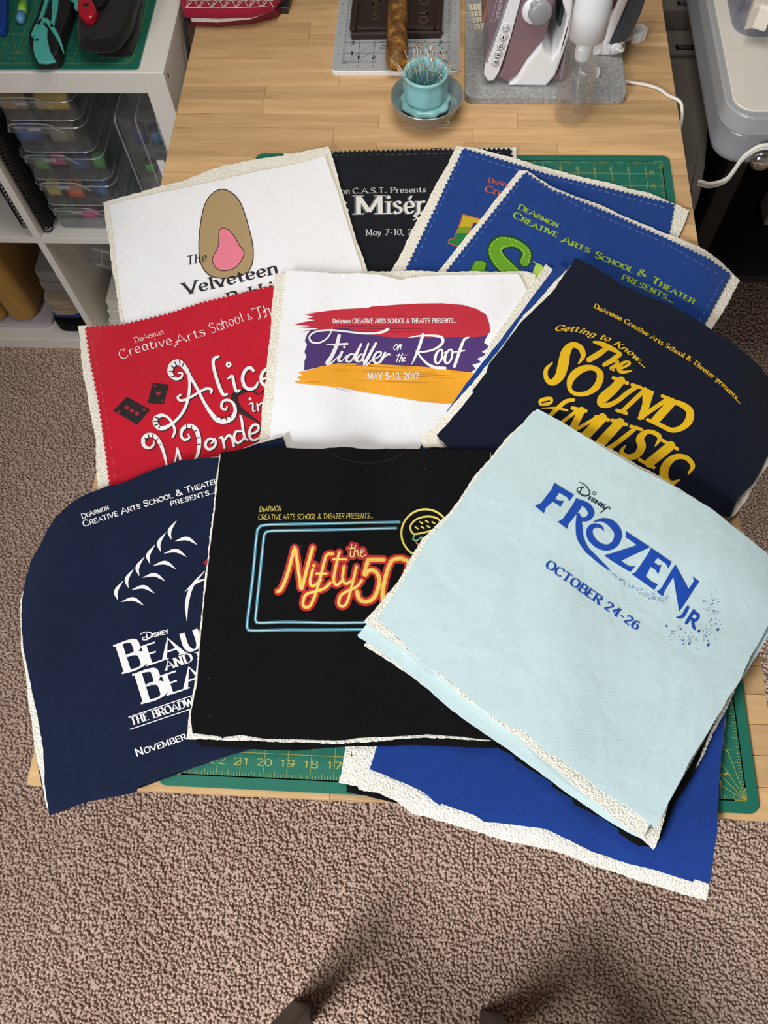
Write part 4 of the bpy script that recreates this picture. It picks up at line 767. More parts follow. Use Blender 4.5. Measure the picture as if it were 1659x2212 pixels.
nf = [([(320, 790), (350, 768), (400, 650), (455, 450), (466, 412), (480, 470), (510, 690), (520, 762), (535, 740), (580, 560), (622, 410)], 28), ([(622, 600), (600, 690), (608, 738), (645, 735), (690, 690)], 24), ([(795, 465), (750, 470), (725, 520), (690, 660), (650, 800), (605, 905), (565, 928), (537, 900), (560, 820), (640, 790), (720, 765), (775, 715)], 24), ([(650, 636), (740, 636)], 20), ([(852, 450), (825, 560), (803, 690), (830, 735), (885, 690)], 24), ([(800, 510), (912, 512)], 20), ([(893, 572), (880, 680), (908, 722), (955, 700)], 24), ([(1000, 575), (960, 740), (920, 880), (882, 918), (847, 895), (865, 825), (930, 782), (1000, 750), (1046, 695)], 24),
 ([(1235, 515), (1110, 516), (1095, 535), (1068, 650), (1110, 608), (1165, 618), (1198, 690), (1175, 800), (1130, 862), (1070, 878), (1022, 850), (1006, 790)], 34), ([(1390, 505), (1320, 515), (1285, 560), (1255, 650), (1226, 790), (1236, 880), (1290, 902), (1350, 850), (1405, 720), (1445, 600), (1445, 535), (1390, 505)], 34)]
r_, y_, c_ = Print(), Print(), Print()
for q, w_ in nf: r_.stroke(T(*A, q), (w_ + 44) / 4); y_.stroke(T(*A, q), w_ / 4 * 1.1); c_.stroke(T(*A, q), 1.6)
r_.dot(*T(*A, [(632, 566)])[0], 11); y_.dot(*T(*A, [(632, 566)])[0], 4)
for q in ([(960, 385), (945, 480), (968, 490)], [(930, 420), (985, 415)], [(992, 390), (976, 490)], [(980, 456), (1008, 432), (1016, 480), (1032, 488)], [(1036, 462), (1066, 440), (1050, 424), (1032, 460), (1046, 490), (1080, 474)]): r_.stroke(T(*A, q), 13.5); c_.stroke(T(*A, q), 2.0)
prt(r_, F, 'neon_glow_print', printed('neon_red_ink', (186, 46, 48)), f_, 0.0003); prt(y_, F, 'neon_lettering', printed('neon_yellow_ink', (240, 190, 78)), f_, 0.0006); prt(c_, F, 'neon_lettering_core', printed('neon_cream_ink', (252, 232, 150)), f_, 0.0009)
p = Print(); text(p, "DeARMON", T(*A, [(160, 102), (350, 95)]), 11, 'sans', slant=0.15); text(p, "CREATIVE ARTS SCHOOL & THEATER PRESENTS...", T(*A, [(150, 171), (1142, 157)]), 11, 'sans', slant=0.15)
CY = printed('chalk_yellow_ink', (222, 204, 96)); prt(p, F, 'lettering', CY, f_); p = Print()
cc = T(*A, [(1595 + 208 * math.cos(a), 288 + 208 * math.sin(a)) for a in np.linspace(0, 2 * math.pi, 33)[:-1]]); p.stroke(cc, 4.4, k=2, closed=True)
p.stroke(T(*A, [(1485, 288), (1465, 225), (1520, 165), (1610, 143), (1700, 160), (1725, 220), (1650, 262), (1540, 290)]), 4, closed=True)
for x, y in ((1520, 240), (1560, 195), (1572, 236), (1610, 185), (1622, 230), (1665, 195)): p.stroke(T(*A, [(x - 12, y - 6), (x + 10, y + 8)]), 3.4)
prt(p, F, 'yellow_print', CY, f_)
p = Print(); p.stroke(T(*A, [(1498, 300), (1490, 345), (1530, 345), (1560, 322), (1600, 338), (1650, 300), (1700, 300)]), 3.4); prt(p, F, 'green_print', printed('mint_ink', (110, 176, 120)), f_)
p = Print(); p.stroke(T(*A, [(1515, 365), (1540, 388), (1600, 380), (1680, 360)]), 3.4); prt(p, F, 'pink_print', printed('neon_pink_ink', (214, 110, 110)), f_)

# ---- ice blue square on top
A = (1150, 1030)
t = thing('quilt_square', 'ice blue quilt square with dark blue lettering on top of the pile', 'quilt square', group='quilt squares')
layer('under_batting', [(1165, 900), (795, 1380), (785, 1394), (847, 1431), (905, 1473), (1047, 1580), (1110, 1622), (1235, 1715), (1367, 1799), (1388, 1812), (1412, 1835), (1417, 1830), (1447, 1728), (1517, 1604), (1577, 1502), (1655, 1370), (1695, 1235)], TB, BAT, t, 'batting', seed=31)
layer('backing_panel', [(1163, 890), (800, 1338), (772, 1372), (775, 1376), (822, 1405), (900, 1468), (967, 1527), (1047, 1585), (1110, 1628), (1175, 1675), (1235, 1720), (1305, 1768), (1367, 1803), (1388, 1812), (1405, 1783), (1449, 1726), (1517, 1604), (1590, 1481), (1606, 1461), (1659, 1376), (1700, 1300), (1697, 1230)], TF, ICE, t, seed=32)
layer('batting', [(1155, 886), (1090, 952), (1030, 1022), (970, 1109), (912, 1163), (858, 1258), (812, 1314), (786, 1341), (822, 1365), (860, 1392), (910, 1428), (950, 1460), (998, 1503), (1060, 1548), (1110, 1586), (1130, 1601), (1188, 1651), (1240, 1695), (1292, 1738), (1355, 1788), (1390, 1811), (1402, 1783), (1447, 1724), (1470, 1686), (1517, 1601), (1577, 1499), (1623, 1416), (1659, 1352), (1695, 1228), (1606, 1152), (1465, 1052), (1275, 946)], TB, BAT, t, 'batting', seed=33)
F, f_ = layer('front_panel', [(1161, 883), (1096, 952), (1036, 1023), (977, 1109), (923, 1164), (868, 1261), (820, 1326), (814, 1336), (865, 1381), (900, 1419), (922, 1442), (945, 1450), (968, 1470), (998, 1493), (1025, 1520), (1063, 1545), (1085, 1559), (1115, 1576), (1123, 1571), (1150, 1595), (1190, 1634), (1198, 1631), (1243, 1663), (1300, 1708), (1358, 1745), (1417, 1788), (1448, 1725), (1470, 1687), (1495, 1636), (1517, 1602), (1552, 1544), (1577, 1500), (1598, 1473), (1623, 1417), (1659, 1352), (1697, 1226), (1659, 1196), (1605, 1155), (1541, 1101), (1465, 1055), (1378, 1012), (1275, 949), (1210, 910)], TF, ICE, t, seed=34, wr=0.0022)
p = Print(); po = lambda pts: p.poly(T(*A, pts), 8); sk = lambda *pts: p.stroke(T(*A, pts))
po([(190, 52), (358, 155), (318, 212), (305, 180), (232, 136), (195, 190), (235, 208), (272, 208), (238, 264), (225, 242), (175, 215), (112, 270), (100, 314), (22, 250), (72, 228), (162, 112)])
po([(378, 182), (440, 215), (415, 275), (308, 412), (302, 450), (218, 388), (262, 362), (348, 240)]); sk((410, 215, 40), (475, 252, 52), (508, 310, 56), (480, 358, 44), (430, 368, 32), (398, 335, 26)); sk((395, 325, 30), (402, 420, 58), (412, 520, 58), (460, 615, 44), (520, 678, 38), (600, 750, 26), (660, 800, 10))
sk((525, 390, 5), (600, 372, 30), (680, 402, 60), (738, 480, 66), (718, 570, 62), (645, 612, 52), (560, 585, 54), (502, 520, 58), (495, 455, 52), (535, 422, 38), (592, 432, 24), (616, 468, 4))
po([(805, 468), (870, 512), (1016, 607), (765, 725), (815, 762), (850, 775), (888, 772), (845, 822), (700, 735), (620, 678), (660, 668), (902, 590), (830, 535), (808, 528)])
po([(1022, 612), (1202, 735), (1174, 792), (1150, 748), (1082, 700), (1048, 738), (1085, 765), (1112, 762), (1086, 842), (1062, 802), (1022, 775), (978, 860), (1030, 905), (1082, 930), (1052, 976), (858, 840), (892, 822), (1004, 655)])
po([(1235, 758), (1258, 800), (1142, 985), (1126, 1032), (1074, 990), (1110, 965), (1210, 792)]); po([(1235, 758), (1352, 975), (1268, 1164), (1240, 1000), (1215, 850), (1218, 800)]); po([(1385, 863), (1442, 905), (1405, 955), (1300, 1120), (1266, 1162), (1300, 1040), (1395, 900)])
text(p, "OCTOBER 24-26", T(*A, [(108, 772), (548, 1085), (900, 1325)]), 17.5, 'bold', weight=0.85)
sk((1340, 1130, 30), (1295, 1205, 30), (1245, 1215, 10)); sk((1392, 1160, 28), (1330, 1262, 28)); sk((1395, 1168, 24), (1432, 1200, 26), (1408, 1240, 24), (1365, 1222, 18)); sk((1382, 1235, 24), (1390, 1290, 26), (1405, 1318, 14)); p.dot(*T(*A, [(1438, 1333)])[0], 3)
prt(p, F, 'lettering', printed('cobalt_ink', (28, 76, 176), var=0.12), f_, 0.0006)
p = Print(); rd = random.Random(3)
for i in range(330):
    u = rd.random() ** 0.8; x = 560 + u * 620; y = 720 + 370 * (1 - (1 - u) ** 1.6) * 0.95 + rd.gauss(0, 8 + 16 * u); p.dot(*T(*A, [(x, y)])[0], rd.uniform(0.35, 0.8), 6)
for i in range(150):
    a = rd.uniform(-0.9, 2.6); r = rd.gauss(205, 45); x = 1390 + r * math.cos(a) * 0.95; y = 1215 + r * math.sin(a); p.dot(*T(*A, [(x, y)])[0], rd.uniform(0.4, 1.2), 6)
for x, y, r in ((1600, 1320, 3), (1518, 1452, 3.4), (1355, 1440, 2.4), (1158, 1288, 2.2), (1302, 1412, 1.8), (1567, 1160, 1.8), (1280, 1316, 1.8), (1580, 1270, 1.4), (1480, 1075, 1.6)): p.dot(*T(*A, [(x, y)])[0], r, 9)
tag(prt(p, F, 'dotted_print', printed('speckle_ink', (52, 96, 180)), f_, 0.0005), kind='stuff')
p = Print(); sk = lambda *pts: p.stroke(T(*A, pts))
sk((405, 46, 5), (450, 68, 7), (488, 115, 9), (492, 150, 12), (455, 165, 12), (405, 142, 10), (384, 112, 8), (400, 95, 7), (445, 92, 5)); sk((432, 84, 7), (410, 132, 10)); p.stroke(T(*A, [(515, 135, 5), (535, 130, 6), (550, 148, 6), (530, 155, 5)]), closed=True)
text(p, "isne", T(*A, [(478, 188), (615, 272)]), 9.5, 'heavy', True); sk((615, 258, 8), (625, 275, 9), (655, 258, 8)); sk((670, 280, 8), (655, 262, 8), (590, 308, 9)); prt(p, F, 'lettering', printed('midnight_ink', (30, 36, 52)), f_, 0.0006)

# ================================================================== TOOLS AT THE FAR END OF THE TABLE
WPL = plain('white_plastic', (236, 236, 236), 0.35, var=0.02); GRYP = plain('grey_plastic', (150, 152, 154), 0.4); INK = plain('black_print', (40, 40, 44), 0.6)
def prtY(pr, Y, name, mat, parent): return obj(name, mesh(name, [V(p[0], p[1], Y) for p in pr.v], pr.f), mat, parent)
def outZ(pts, z, x0=0, y0=0, s=3.9976): return [tuple(U(x0 + p[0] / s, y0 + p[1] / s, z))[:2] for p in pts]
def outY(pts, Y, x0=0, y0=0, s=3.9976): q = [V(x0 + p[0] / s, y0 + p[1] / s, Y) for p in pts]; return [(v.x, v.z) for v in q]
def shell(name, x0, x1, y0, y1, z0, z1, th, r, mat, parent, top=False):
    """an open thin-walled tray with rounded corners"""
    a = rrect(x0, x1, y0, y1, r, 4); b = rrect(x0 + th, x1 - th, y0 + th, y1 - th, max(r - th, th), 4); n = len(a)
    v = [(p[0], p[1], z0) for p in a] + [(p[0], p[1], z1) for p in a] + [(p[0], p[1], z1) for p in b] + [(p[0], p[1], z0 + th) for p in b]
    f = []
    for i in range(n):
        j = (i + 1) % n
        for k in range(3): f.append((k * n + i, k * n + j, (k + 1) * n + j, (k + 1) * n + i))
    f.append(tuple(range(n))[::-1]); f.append(tuple(3 * n + i for i in range(n)))
    return obj(name, mesh(name, v, f), mat, parent)

# ---- small grey ruler board
t = thing('ruler_board', 'small grey gridded cutting board on a white base behind the pin bowl', 'cutting board')
bx0, bx1, by0, by1 = -0.212, -0.004, 1.108, 1.42
prism('base_board', rrect(bx0 - .001, bx1 + .001, by0 - .001, by1 + .001, 0.008), ZT, ZT + 0.008, WPL, t, bev=0.001)
g = prism('grey_sheet', rrect(bx0, bx1, by0, by1, 0.008), ZT + 0.008, ZT + 0.0102, plain('board_grey', (168, 171, 174), 0.5, bump=0.1, scale=1200), t, bev=0.0004)
pr = Print(); gx0, gx1, gy0 = bx0 + 0.0165, bx1 - 0.0165, by0 + 0.0155; ln_ = lambda a, b, w_=0.0006: pr.ribbon([a, b], w_, cap=False)
for i in range(7 * 8): x = gx0 + i * IN / 8; ln_((x, gy0), (x, gy0 + (0.006 if i % 8 else 0.009)), 0.0005) if x < gx1 else None
for i in range(12 * 8):
    y = gy0 + i * IN / 8; l = 0.005 if i % 8 else 0.009
    ln_((gx0 - .002, y), (gx0 + l - .002, y), 0.0005); ln_((gx1 + .002, y), (gx1 - l + .002, y), 0.0005)
for k in (1, 2): ln_((gx0 + k * IN, gy0), (gx0 + k * IN, by1 - .02)); ln_((gx1 - k * IN, gy0), (gx1 - k * IN, by1 - .02))
for j in range(1, 10): ln_((gx0, gy0 + j * IN), (gx1, gy0 + j * IN)) if j < 3 else None
for a, b in (((0, 0), (3, 3)), ((0, 0), (3, 1.6)), ((1, 0), (2.2, 2))):
    ln_((gx0 + a[0] * IN, gy0 + a[1] * IN), (gx0 + b[0] * IN, gy0 + b[1] * IN), 0.0004); ln_((gx1 - a[0] * IN, gy0 + a[1] * IN), (gx1 - b[0] * IN, gy0 + b[1] * IN), 0.0004)
for j in (1, 2, 3, 4, 5, 6):
    for xx in (gx0 - 0.009, gx1 + 0.009): text(pr, str(j), [(xx - .0012, gy0 + j * IN - .0015), (xx + .0012, gy0 + j * IN - .0015)], 0.0032, 'sans', up=1)
    if j < 4:
        for xx in (gx0 + 0.014, gx1 - 0.014): text(pr, str(j), [(xx - .003, gy0 + j * IN - .004), (xx + .003, gy0 + j * IN - .004)], 0.008, 'heavy', up=1)
for j in (1, 2, 3): text(pr, str(j), [(gx0 + j * IN - .003, gy0 + 0.0115), (gx0 + j * IN + .003, gy0 + 0.0115)], 0.008, 'heavy', up=1); text(pr, str(j), [(gx0 + j * IN - .0012, gy0 - .008), (gx0 + j * IN + .0012, gy0 - .008)], 0.0032, 'sans', up=1)
for s, yy in (("CAUTION", 0.075), ("MISE EN GARDE", 0.06), ("PRECAUCION", 0.042)):
    text(pr, s, [(gx0 + 0.062, gy0 + yy), (gx0 + 0.062 + len(s) * .0032, gy0 + yy)], 0.0032, 'heavy', up=1)
    for q in range(3): ln_((gx0 + 0.058, gy0 + yy - .003 - q * .0028), (gx1 - 0.052 - .005 * q, gy0 + yy - .003 - q * .0028), 0.0007)
flat(pr, ZT + 0.01035, 'grid_print', INK, t)

# ---- old cast press plate with a wooden handle
t = thing('press_plate', 'old dark brown cast plate with raised rim and worn wooden handle', 'press')
IRON = plain('brown_cast', (52, 38, 32), 0.55, 0.3, bump=0.4, scale=160, var=0.25)
zp = ZT + 0.0105; px0, px1, py0, py1 = -0.190, -0.030, 1.180, 1.40
prism('plate', [(px0 + .006, py0), (px1 - .004, py0 + .004), (px1 + .002, py1), (px0, py1)], zp, zp + 0.012, IRON, t, bev=0.003)
for a in ((px0 + .003, px0 + .014, py0 + .004, py1 - .002), (px1 - .015, px1 - .003, py0 + .007, py1 - .002)): box('rim', *a, zp + .0115, zp + .018, IRON, t, 0.003)
box('rim', px0 + .014, px1 - .015, py0 + .006, py0 + .017, zp + .0115, zp + .018, IRON, t, 0.003)
pr = Print(); text(pr, "PATENTED", [(-0.152, 1.32), (-0.152, 1.215)], 0.011, 'heavy', up=1); CW = plain('cast_worn', (88, 72, 60), 0.5, 0.4); flat(pr, zp + 0.0126, 'raised_lettering', CW, t); pr = Print(); text(pr, "NO 10", [(-0.072, 1.30), (-0.072, 1.205)], 0.014, 'heavy', up=1)
o = flat(pr, zp + 0.0126, 'raised_lettering', CW, t)
def handle_mat():
    m, nt, b, N, L = nodes('worn_handle'); b.inputs['Roughness'].default_value = 0.5
    tc = N('ShaderNodeTexCoord'); n = N('ShaderNodeTexNoise', Scale=55.0, Detail=5.0, Roughness=0.65); L(tc.outputs['Object'], n.inputs['Vector'])
    cr = N('ShaderNodeValToRGB'); e = cr.color_ramp.elements; e[0].position = 0.36; e[0].color = srgb(74, 48, 22); e[1].position = 0.7; e[1].color = srgb(190, 134, 52); e2 = e.new(0.52); e2.color = srgb(122, 82, 34)
    L(n.outputs['Fac'], cr.inputs[0]); L(cr.outputs[0], b.inputs['Base Color']); bp = N('ShaderNodeBump', Strength=0.5, Distance=0.002); L(n.outputs['Fac'], bp.inputs['Height']); L(bp.outputs['Normal'], b.inputs['Normal']); return m
ha, hb = Vector((-0.1045, 1.094, ZT + 0.030)), Vector((-0.113, 1.42, ZT + 0.047)); ax = (hb - ha); hl = ax.length
lathe('handle', [(0.0, 0), (0.013, 0.0005), (0.0165, 0.004), (0.0178, 0.012), (0.0178, 0.05), (0.0164, 0.06), (0.016, 0.09), (0.0168, 0.13), (0.0158, 0.16), (0.015, 0.2), (0.0155, hl)], handle_mat(), t, 24, ha, axis=ax.normalized())
for q in (0.17, 0.27): p_ = ha + ax.normalized() * q; box('bracket', p_.x - .004, p_.x + .004, p_.y - .006, p_.y + .006, zp + .0116, p_.z - .0125, IRON, t, 0.001)

# ---- pin bowl, pin jar, pins
STEEL = plain('steel', (190, 190, 190), 0.34, 0.75, var=0.03); BC = (-0.054, 1.014); TEAL = plain('teal_ceramic', (146, 203, 204), 0.22, var=0.03, scale=40)
t = tag(lathe('magnetic_bowl', [(0.0, 0), (0.03, 0.0), (0.034, 0.003), (0.048, 0.018), (0.055, 0.036), (0.0565, 0.037), (0.056, 0.0385), (0.054, 0.0375), (0.046, 0.02), (0.033, 0.0055), (0.0, 0.005)], STEEL, None, 56, (BC[0], BC[1], ZT)), 'small steel bowl holding the teal pin jar', 'bowl')
JC = (-0.0565, 1.029)
t = thing('pin_jar', 'teal fluted jar full of pins standing in the steel bowl', 'jar', (JC[0], JC[1], ZT + 0.0055))
lathe('ruffled_foot', [(0.0, 0.004), (0.030, 0.004), (0.037, 0.006), (0.0395, 0.010), (0.038, 0.014), (0.033, 0.016), (0.0, 0.016)], TEAL, t, 96, rad=lambda a, z: 1 + 0.045 * math.sin(9 * a))
lathe('jar_wall', [(0.031, 0.016), (0.0335, 0.024), (0.034, 0.045), (0.0335, 0.055), (0.0345, 0.056), (0.0345, 0.0595), (0.033, 0.061), (0.031, 0.060), (0.0295, 0.05), (0.0295, 0.03), (0.0, 0.029)], TEAL, t, 96, rad=lambda a, z: 1 + (0.03 * math.cos(8 * a) if 0.017 < z < 0.05 else 0))
lathe('cushion', [(0.0292, 0.031), (0.0285, 0.040), (0.022, 0.043), (0.0, 0.044)], fabric('cushion_cloth', (58, 104, 104), 0.1, scale=500), t, 32)
PINH = [plain('pin_head_orange', (196, 122, 56), 0.25), plain('pin_head_green', (70, 132, 106), 0.25), plain('pin_head_pearl', (204, 176, 130), 0.25)]
PINS = plain('pin_shaft', (214, 216, 216), 0.3, 0.5)
def pin_mesh(col):
    bm = bmesh.new(); tube_bm(bm, [(0, 0, 0), (0, 0, 0.042)], 0.00042, 5); n0 = len(bm.faces)
    bmesh.ops.create_icosphere(bm, subdivisions=1, radius=0.0017, matrix=Matrix.Translation((0, 0, 0.0435)))
    for f_ in bm.faces: f_.material_index = 1 if f_.calc_center_median().z > 0.0418 and len(f_.verts) == 3 else 0; f_.smooth = True
    me = bpy.data.meshes.new('straight_pin'); bm.to_mesh(me); bm.free(); me.materials.append(PINS); me.materials.append(PINH[col]); return me
pin_me = [pin_mesh(i) for i in range(3)]; rd = random.Random(5); PN = ('orange', 'green', 'pearl')
for i in range(54):
    a = rd.uniform(0, 2 * math.pi); r = 0.023 * math.sqrt(rd.random()); c = rd.choice((0, 0, 1, 1, 2)); o = obj('straight_pin', pin_me[c])
    o.location = (JC[0] + r * math.cos(a), JC[1] + r * math.sin(a), ZT + 0.0055 + 0.037 + rd.uniform(-.001, .003)); k = r / 0.023
    o.rotation_euler = (rd.gauss(0, .12) - 0.62 * k * math.sin(a), rd.gauss(0, .12) + 0.62 * k * math.cos(a), 0)
    tag(o, 'steel pin with %s bead head stuck in the teal jar' % PN[c], 'pin', '%s-headed pins in the teal jar' % PN[c])
for i, (x, y, z, rz, lb) in enumerate(((-0.012, 1.008, 0.018, 1.2, 'steel safety pin on the right side of the steel bowl'), (-0.034, 0.972, 0.0165, 0.15, 'steel safety pin at the front of the steel bowl'), (-0.046, 0.975, 0.0165, -0.25, 'steel safety pin crossing another at the bowl front'))):
    q = [(-0.016, 0.001, 0), (0.0, 0.0035, 0.001), (0.014, 0.0025, 0), (0.0168, 0, 0), (0.014, -0.0025, 0), (0.0, -0.003, 0.001), (-0.016, -0.0012, 0)]
    o = tag(tube('safety_pin', catmull(q, 4), 0.0006, STEEL, None, 6), lb, 'safety pin'); o.location = (x, y, ZT + z + 0.003); o.rotation_euler = (0, 0, rz)

# ---- wool pressing mat and little ruler
def felt_mat():
    m, nt, b, N, L = nodes('grey_felt'); b.inputs['Roughness'].default_value = 1.0; b.inputs['Sheen Weight'].default_value = 0.3
    tc = N('ShaderNodeTexCoord'); n = N('ShaderNodeTexNoise', Scale=210.0, Detail=5.0, Roughness=0.75, Distortion=1.2); L(tc.outputs['Object'], n.inputs['Vector'])
    cr = N('ShaderNodeValToRGB'); e = cr.color_ramp.elements; e[0].position = 0.34; e[0].color = srgb(112, 112, 112); e[1].position = 0.66; e[1].color = srgb(186, 186, 184); L(n.outputs['Fac'], cr.inputs[0]); L(cr.outputs[0], b.inputs['Base Color'])
    bp = N('ShaderNodeBump', Strength=0.5, Distance=0.002); L(n.outputs['Fac'], bp.inputs['Height']); L(bp.outputs['Normal'], b.inputs['Normal']); return m
ZF = ZT + 0.0135
t = tag(prism('pressing_mat', rrect(0.006, 0.261, 1.040, 1.39, 0.014), ZT, ZF, felt_mat(), None, bev=0.002), 'thick grey wool felt pressing mat beneath the iron', 'pressing mat')
t = thing('acrylic_ruler', 'small cream acrylic ruler lying beside the iron soleplate', 'ruler')
q = outZ([(1010, 11), (1049, 8), (1050, 61), (1027, 63)], ZF + .001, s=1); prism('ruler_sheet', q[::-1], ZF, ZF + 0.0022, plain('cream_acrylic', (226, 218, 196), 0.3), t, bev=0.0003)
pr = Print()
for i in range(1, 4): k = i / 4; pr.ribbon([(1010 + 17 * k, 11 + 52 * k), (1049 + k, 8 + 53 * k)], 0.9, cap=False); pr.ribbon([(1010 + 39 * k, 11 - 3 * k), (1027 + 23 * k, 63 - 2 * k)], 0.9, cap=False)
for i in range(20): k = i / 20; pr.ribbon([(1010 + 17 * k, 11 + 52 * k), (1014 + 17 * k, 10.6 + 52 * k)], 0.6, cap=False)
obj('ruler_print', mesh('ruler_print', [U(p[0], p[1], ZF + 0.0024) for p in pr.v], pr.f), INK, t)

# ---- steam iron standing on its heel
A = (1040, 0); IY = 1.075
t = thing('steam_iron', 'mauve and white steam iron standing upright on the grey felt mat', 'iron')
MAUV = plain('mauve_plastic', (126, 104, 114), 0.3, var=0.03, scale=20); MAUL = plain('mauve_tank', (136, 108, 116), 0.18, var=0.03, scale=20); COPP = plain('rose_soleplate', (176, 128, 112), 0.35, 0.5); SLATE = plain('slate_plastic', (62, 70, 78), 0.45); WIR = plain('iron_white', (240, 240, 242), 0.28, var=0.01)
def flr(pts): return [(x, max(z, ZF + 0.0005)) for x, z in pts]
prism('body', flr(outY([(60, 0), (40, 230), (62, 330), (58, 420), (30, 520), (22, 600), (70, 665), (165, 728), (235, 700), (300, 640), (390, 500), (470, 400), (530, 335), (570, 240), (640, 0), (700, -250), (560, -450), (300, -480), (130, -300)], IY, *A)), IY, IY + 0.11, MAUV, t, 'y', bev=0.006, seg=3, smooth=False)
prism('soleplate', flr(outY([(60, -20), (30, 110), (2, 205), (18, 216), (42, 190), (75, 60), (140, -240), (330, -470), (300, -500), (110, -300)], IY, *A)), IY + 0.004, IY + 0.106, COPP, t, 'y', bev=0.002)
prism('water_tank', outY([(345, -40), (270, 250), (225, 420), (190, 560), (150, 640), (215, 690), (300, 630), (385, 500), (470, 395), (530, 330), (565, 240), (640, -40)], IY, *A), IY - 0.006, IY + 0.001, MAUL, t, 'y', bev=0.003)
prism('side_panel', outY([(315, -200), (225, 0), (150, 230), (90, 400), (32, 530), (22, 610), (58, 668), (105, 662), (148, 600), (190, 480), (250, 300), (330, 0), (390, -200)], IY, *A), IY - 0.009, IY - 0.0005, WIR, t, 'y', bev=0.0015)
pr = Print(); pr.stroke(T(*A, [(310, -200, 16), (228, 0, 16), (150, 225, 18), (92, 390, 18), (45, 520, 18), (60, 545, 8)])); prtY(pr, IY - 0.0095, 'panel_edge', GRYP, t)
pr = Print()
prism('heel', flr(outY([(235, 700), (300, 645), (385, 505), (470, 400), (522, 343), (555, 410), (605, 465), (650, 400), (690, 300), (720, 180), (732, 100), (700, 0), (680, -120), (770, -140), (790, 0), (785, 60), (760, 250), (705, 430), (640, 610), (548, 770)], IY, *A)), IY - 0.012, IY + 0.118, WIR, t, 'y', bev=0.005, seg=3)
prism('heel_cap', flr(outY([(552, 770), (640, 615), (705, 440), (735, 470), (725, 640), (690, 760)], IY + .01, *A)), IY + 0.0, IY + 0.112, MAUV, t, 'y', bev=0.004)
for i, (x, y) in enumerate(((213, 240), (190, 320), (167, 398), (145, 470), (122, 538))):
    c = V(1040 + x / 4, y / 4, IY - 0.0095); b_ = lathe('button', [(0.0, 0.0012), (0.0062, 0.0012), (0.0070, 0.0006), (0.0072, 0)], WIR, t, 24, c, axis=Vector((0, -1, 0)))
    pr = Print(); cx, cy = 1040 + x / 4, y / 4; pr.stroke([(cx + 7.2 * math.cos(a), cy + 8.6 * math.sin(a)) for a in np.linspace(0, 6.28, 17)[:-1]], 0.8, k=2, closed=True); pr.stroke([(cx + 4.6 * math.cos(a), cy + 5.4 * math.sin(a)) for a in np.linspace(-1, 1, 6)], 0.7)
    if i == 0: pr.stroke([(cx - 2, cy - 2), (cx - 3, cy + 1), (cx, cy + 3.4), (cx + 3, cy + 1), (cx + 2, cy - 2)], 0.9); pr.stroke([(cx, cy - 3.5), (cx, cy)], 0.9)
    elif i == 1: pr.stroke([(cx, cy - 4, 0.5), (cx - .3, cy, 3.6), (cx - .6, cy + 3.4, 3.2)])
    elif i == 2: pr.stroke([(cx - 3, cy + 3), (cx - 2.6, cy - 1), (cx + 1, cy - 3), (cx + 2.6, cy), (cx + 2, cy + 3)], 1.4); pr.dot(cx - .6, cy + 2.6, 1.4, 7)
    else: pr.stroke([(cx - 2.6, cy - 1.6), (cx + 2.6, cy - 1.2)], 2.2); pr.stroke([(cx - 2.4, cy + 1.6), (cx + 2.4, cy + 2)], 2.2)
    prtY(pr, IY - 0.0110, 'icon', INK, b_)
pr = Print(); text(pr, "BLACK+DECKER", T(*A, [(205, -225), (122, 160)]), 6.4, 'heavy', weight=0.7); pr.stroke(T(*A, [(240, -235), (165, 10), (120, 170), (104, 186), (84, 176), (92, 150), (140, -20), (195, -240)]), 0.7); prtY(pr, IY - 0.0006, 'lettering', plain('pale_print', (222, 212, 216), 0.5), t)
c = V(1040 + 505 / 4, 95 / 4, IY - 0.006); lathe('dial', [(0.0, 0.010), (0.013, 0.010), (0.0165, 0.008), (0.0175, 0.0)], GRYP, t, 32, c, axis=Vector((0.25, -1, 0.05)).normalized())
c = V(1040 + 475 / 4, 85 / 4, IY - 0.004); lathe('dial_collar', [(0.0, 0.004), (0.019, 0.004), (0.022, 0.0)], WIR, t, 32, c, axis=Vector((0.1, -1, 0)).normalized())
c = V(1040 + 455 / 4, 25 / 4, IY - 0.006); lathe('spray_knob', [(0.0, 0.007), (0.005, 0.006), (0.0065, 0.0)], GRYP, t, 20, c, axis=Vector((0, -1, 0)))
c = V(1040 + 700 / 4, 150 / 4, IY + 0.03); prism('inner_grip', outY([(690, 30), (650, 200), (680, 262), (730, 180), (735, 60)], IY + .02, *A), IY + 0.02, IY + 0.09, plain('dark_green_grip', (34, 50, 50), 0.5), t, 'y', bev=0.004)
zc = ZT + 0.0032; cp = [tuple(U(x, y, zc)) for x, y in ((1288, 179), (1310, 177), (1340, 176.5), (1370, 179), (1400, 184), (1425, 193), (1443, 206), (1453, 219))]
e = Vector(cp[-1]); cp[-1] = (TX1 + 0.003, e.y, zc); cp += [(TX1 + 0.008, e.y - 0.012, ZT - 0.006), (TX1 + 0.009, e.y - 0.028, ZT - 0.03), (TX1 + 0.009, e.y - 0.03, ZT - 0.12), (TX1 + 0.009, e.y, ZT - 0.3)]
CORD = plain('cord_white', (226, 222, 212), 0.45)
tube('cord', catmull([(cp[0][0] - 0.03, cp[0][1] + .01, ZF + .004)] + cp, 5), 0.0026, CORD, t, 8)
box('cord_relief', cp[0][0] - .004, cp[0][0] + .001, cp[0][1] - .005, cp[0][1] + .007, ZF - .006 + .0065, ZF + .0125, WIR, t, 0.001)

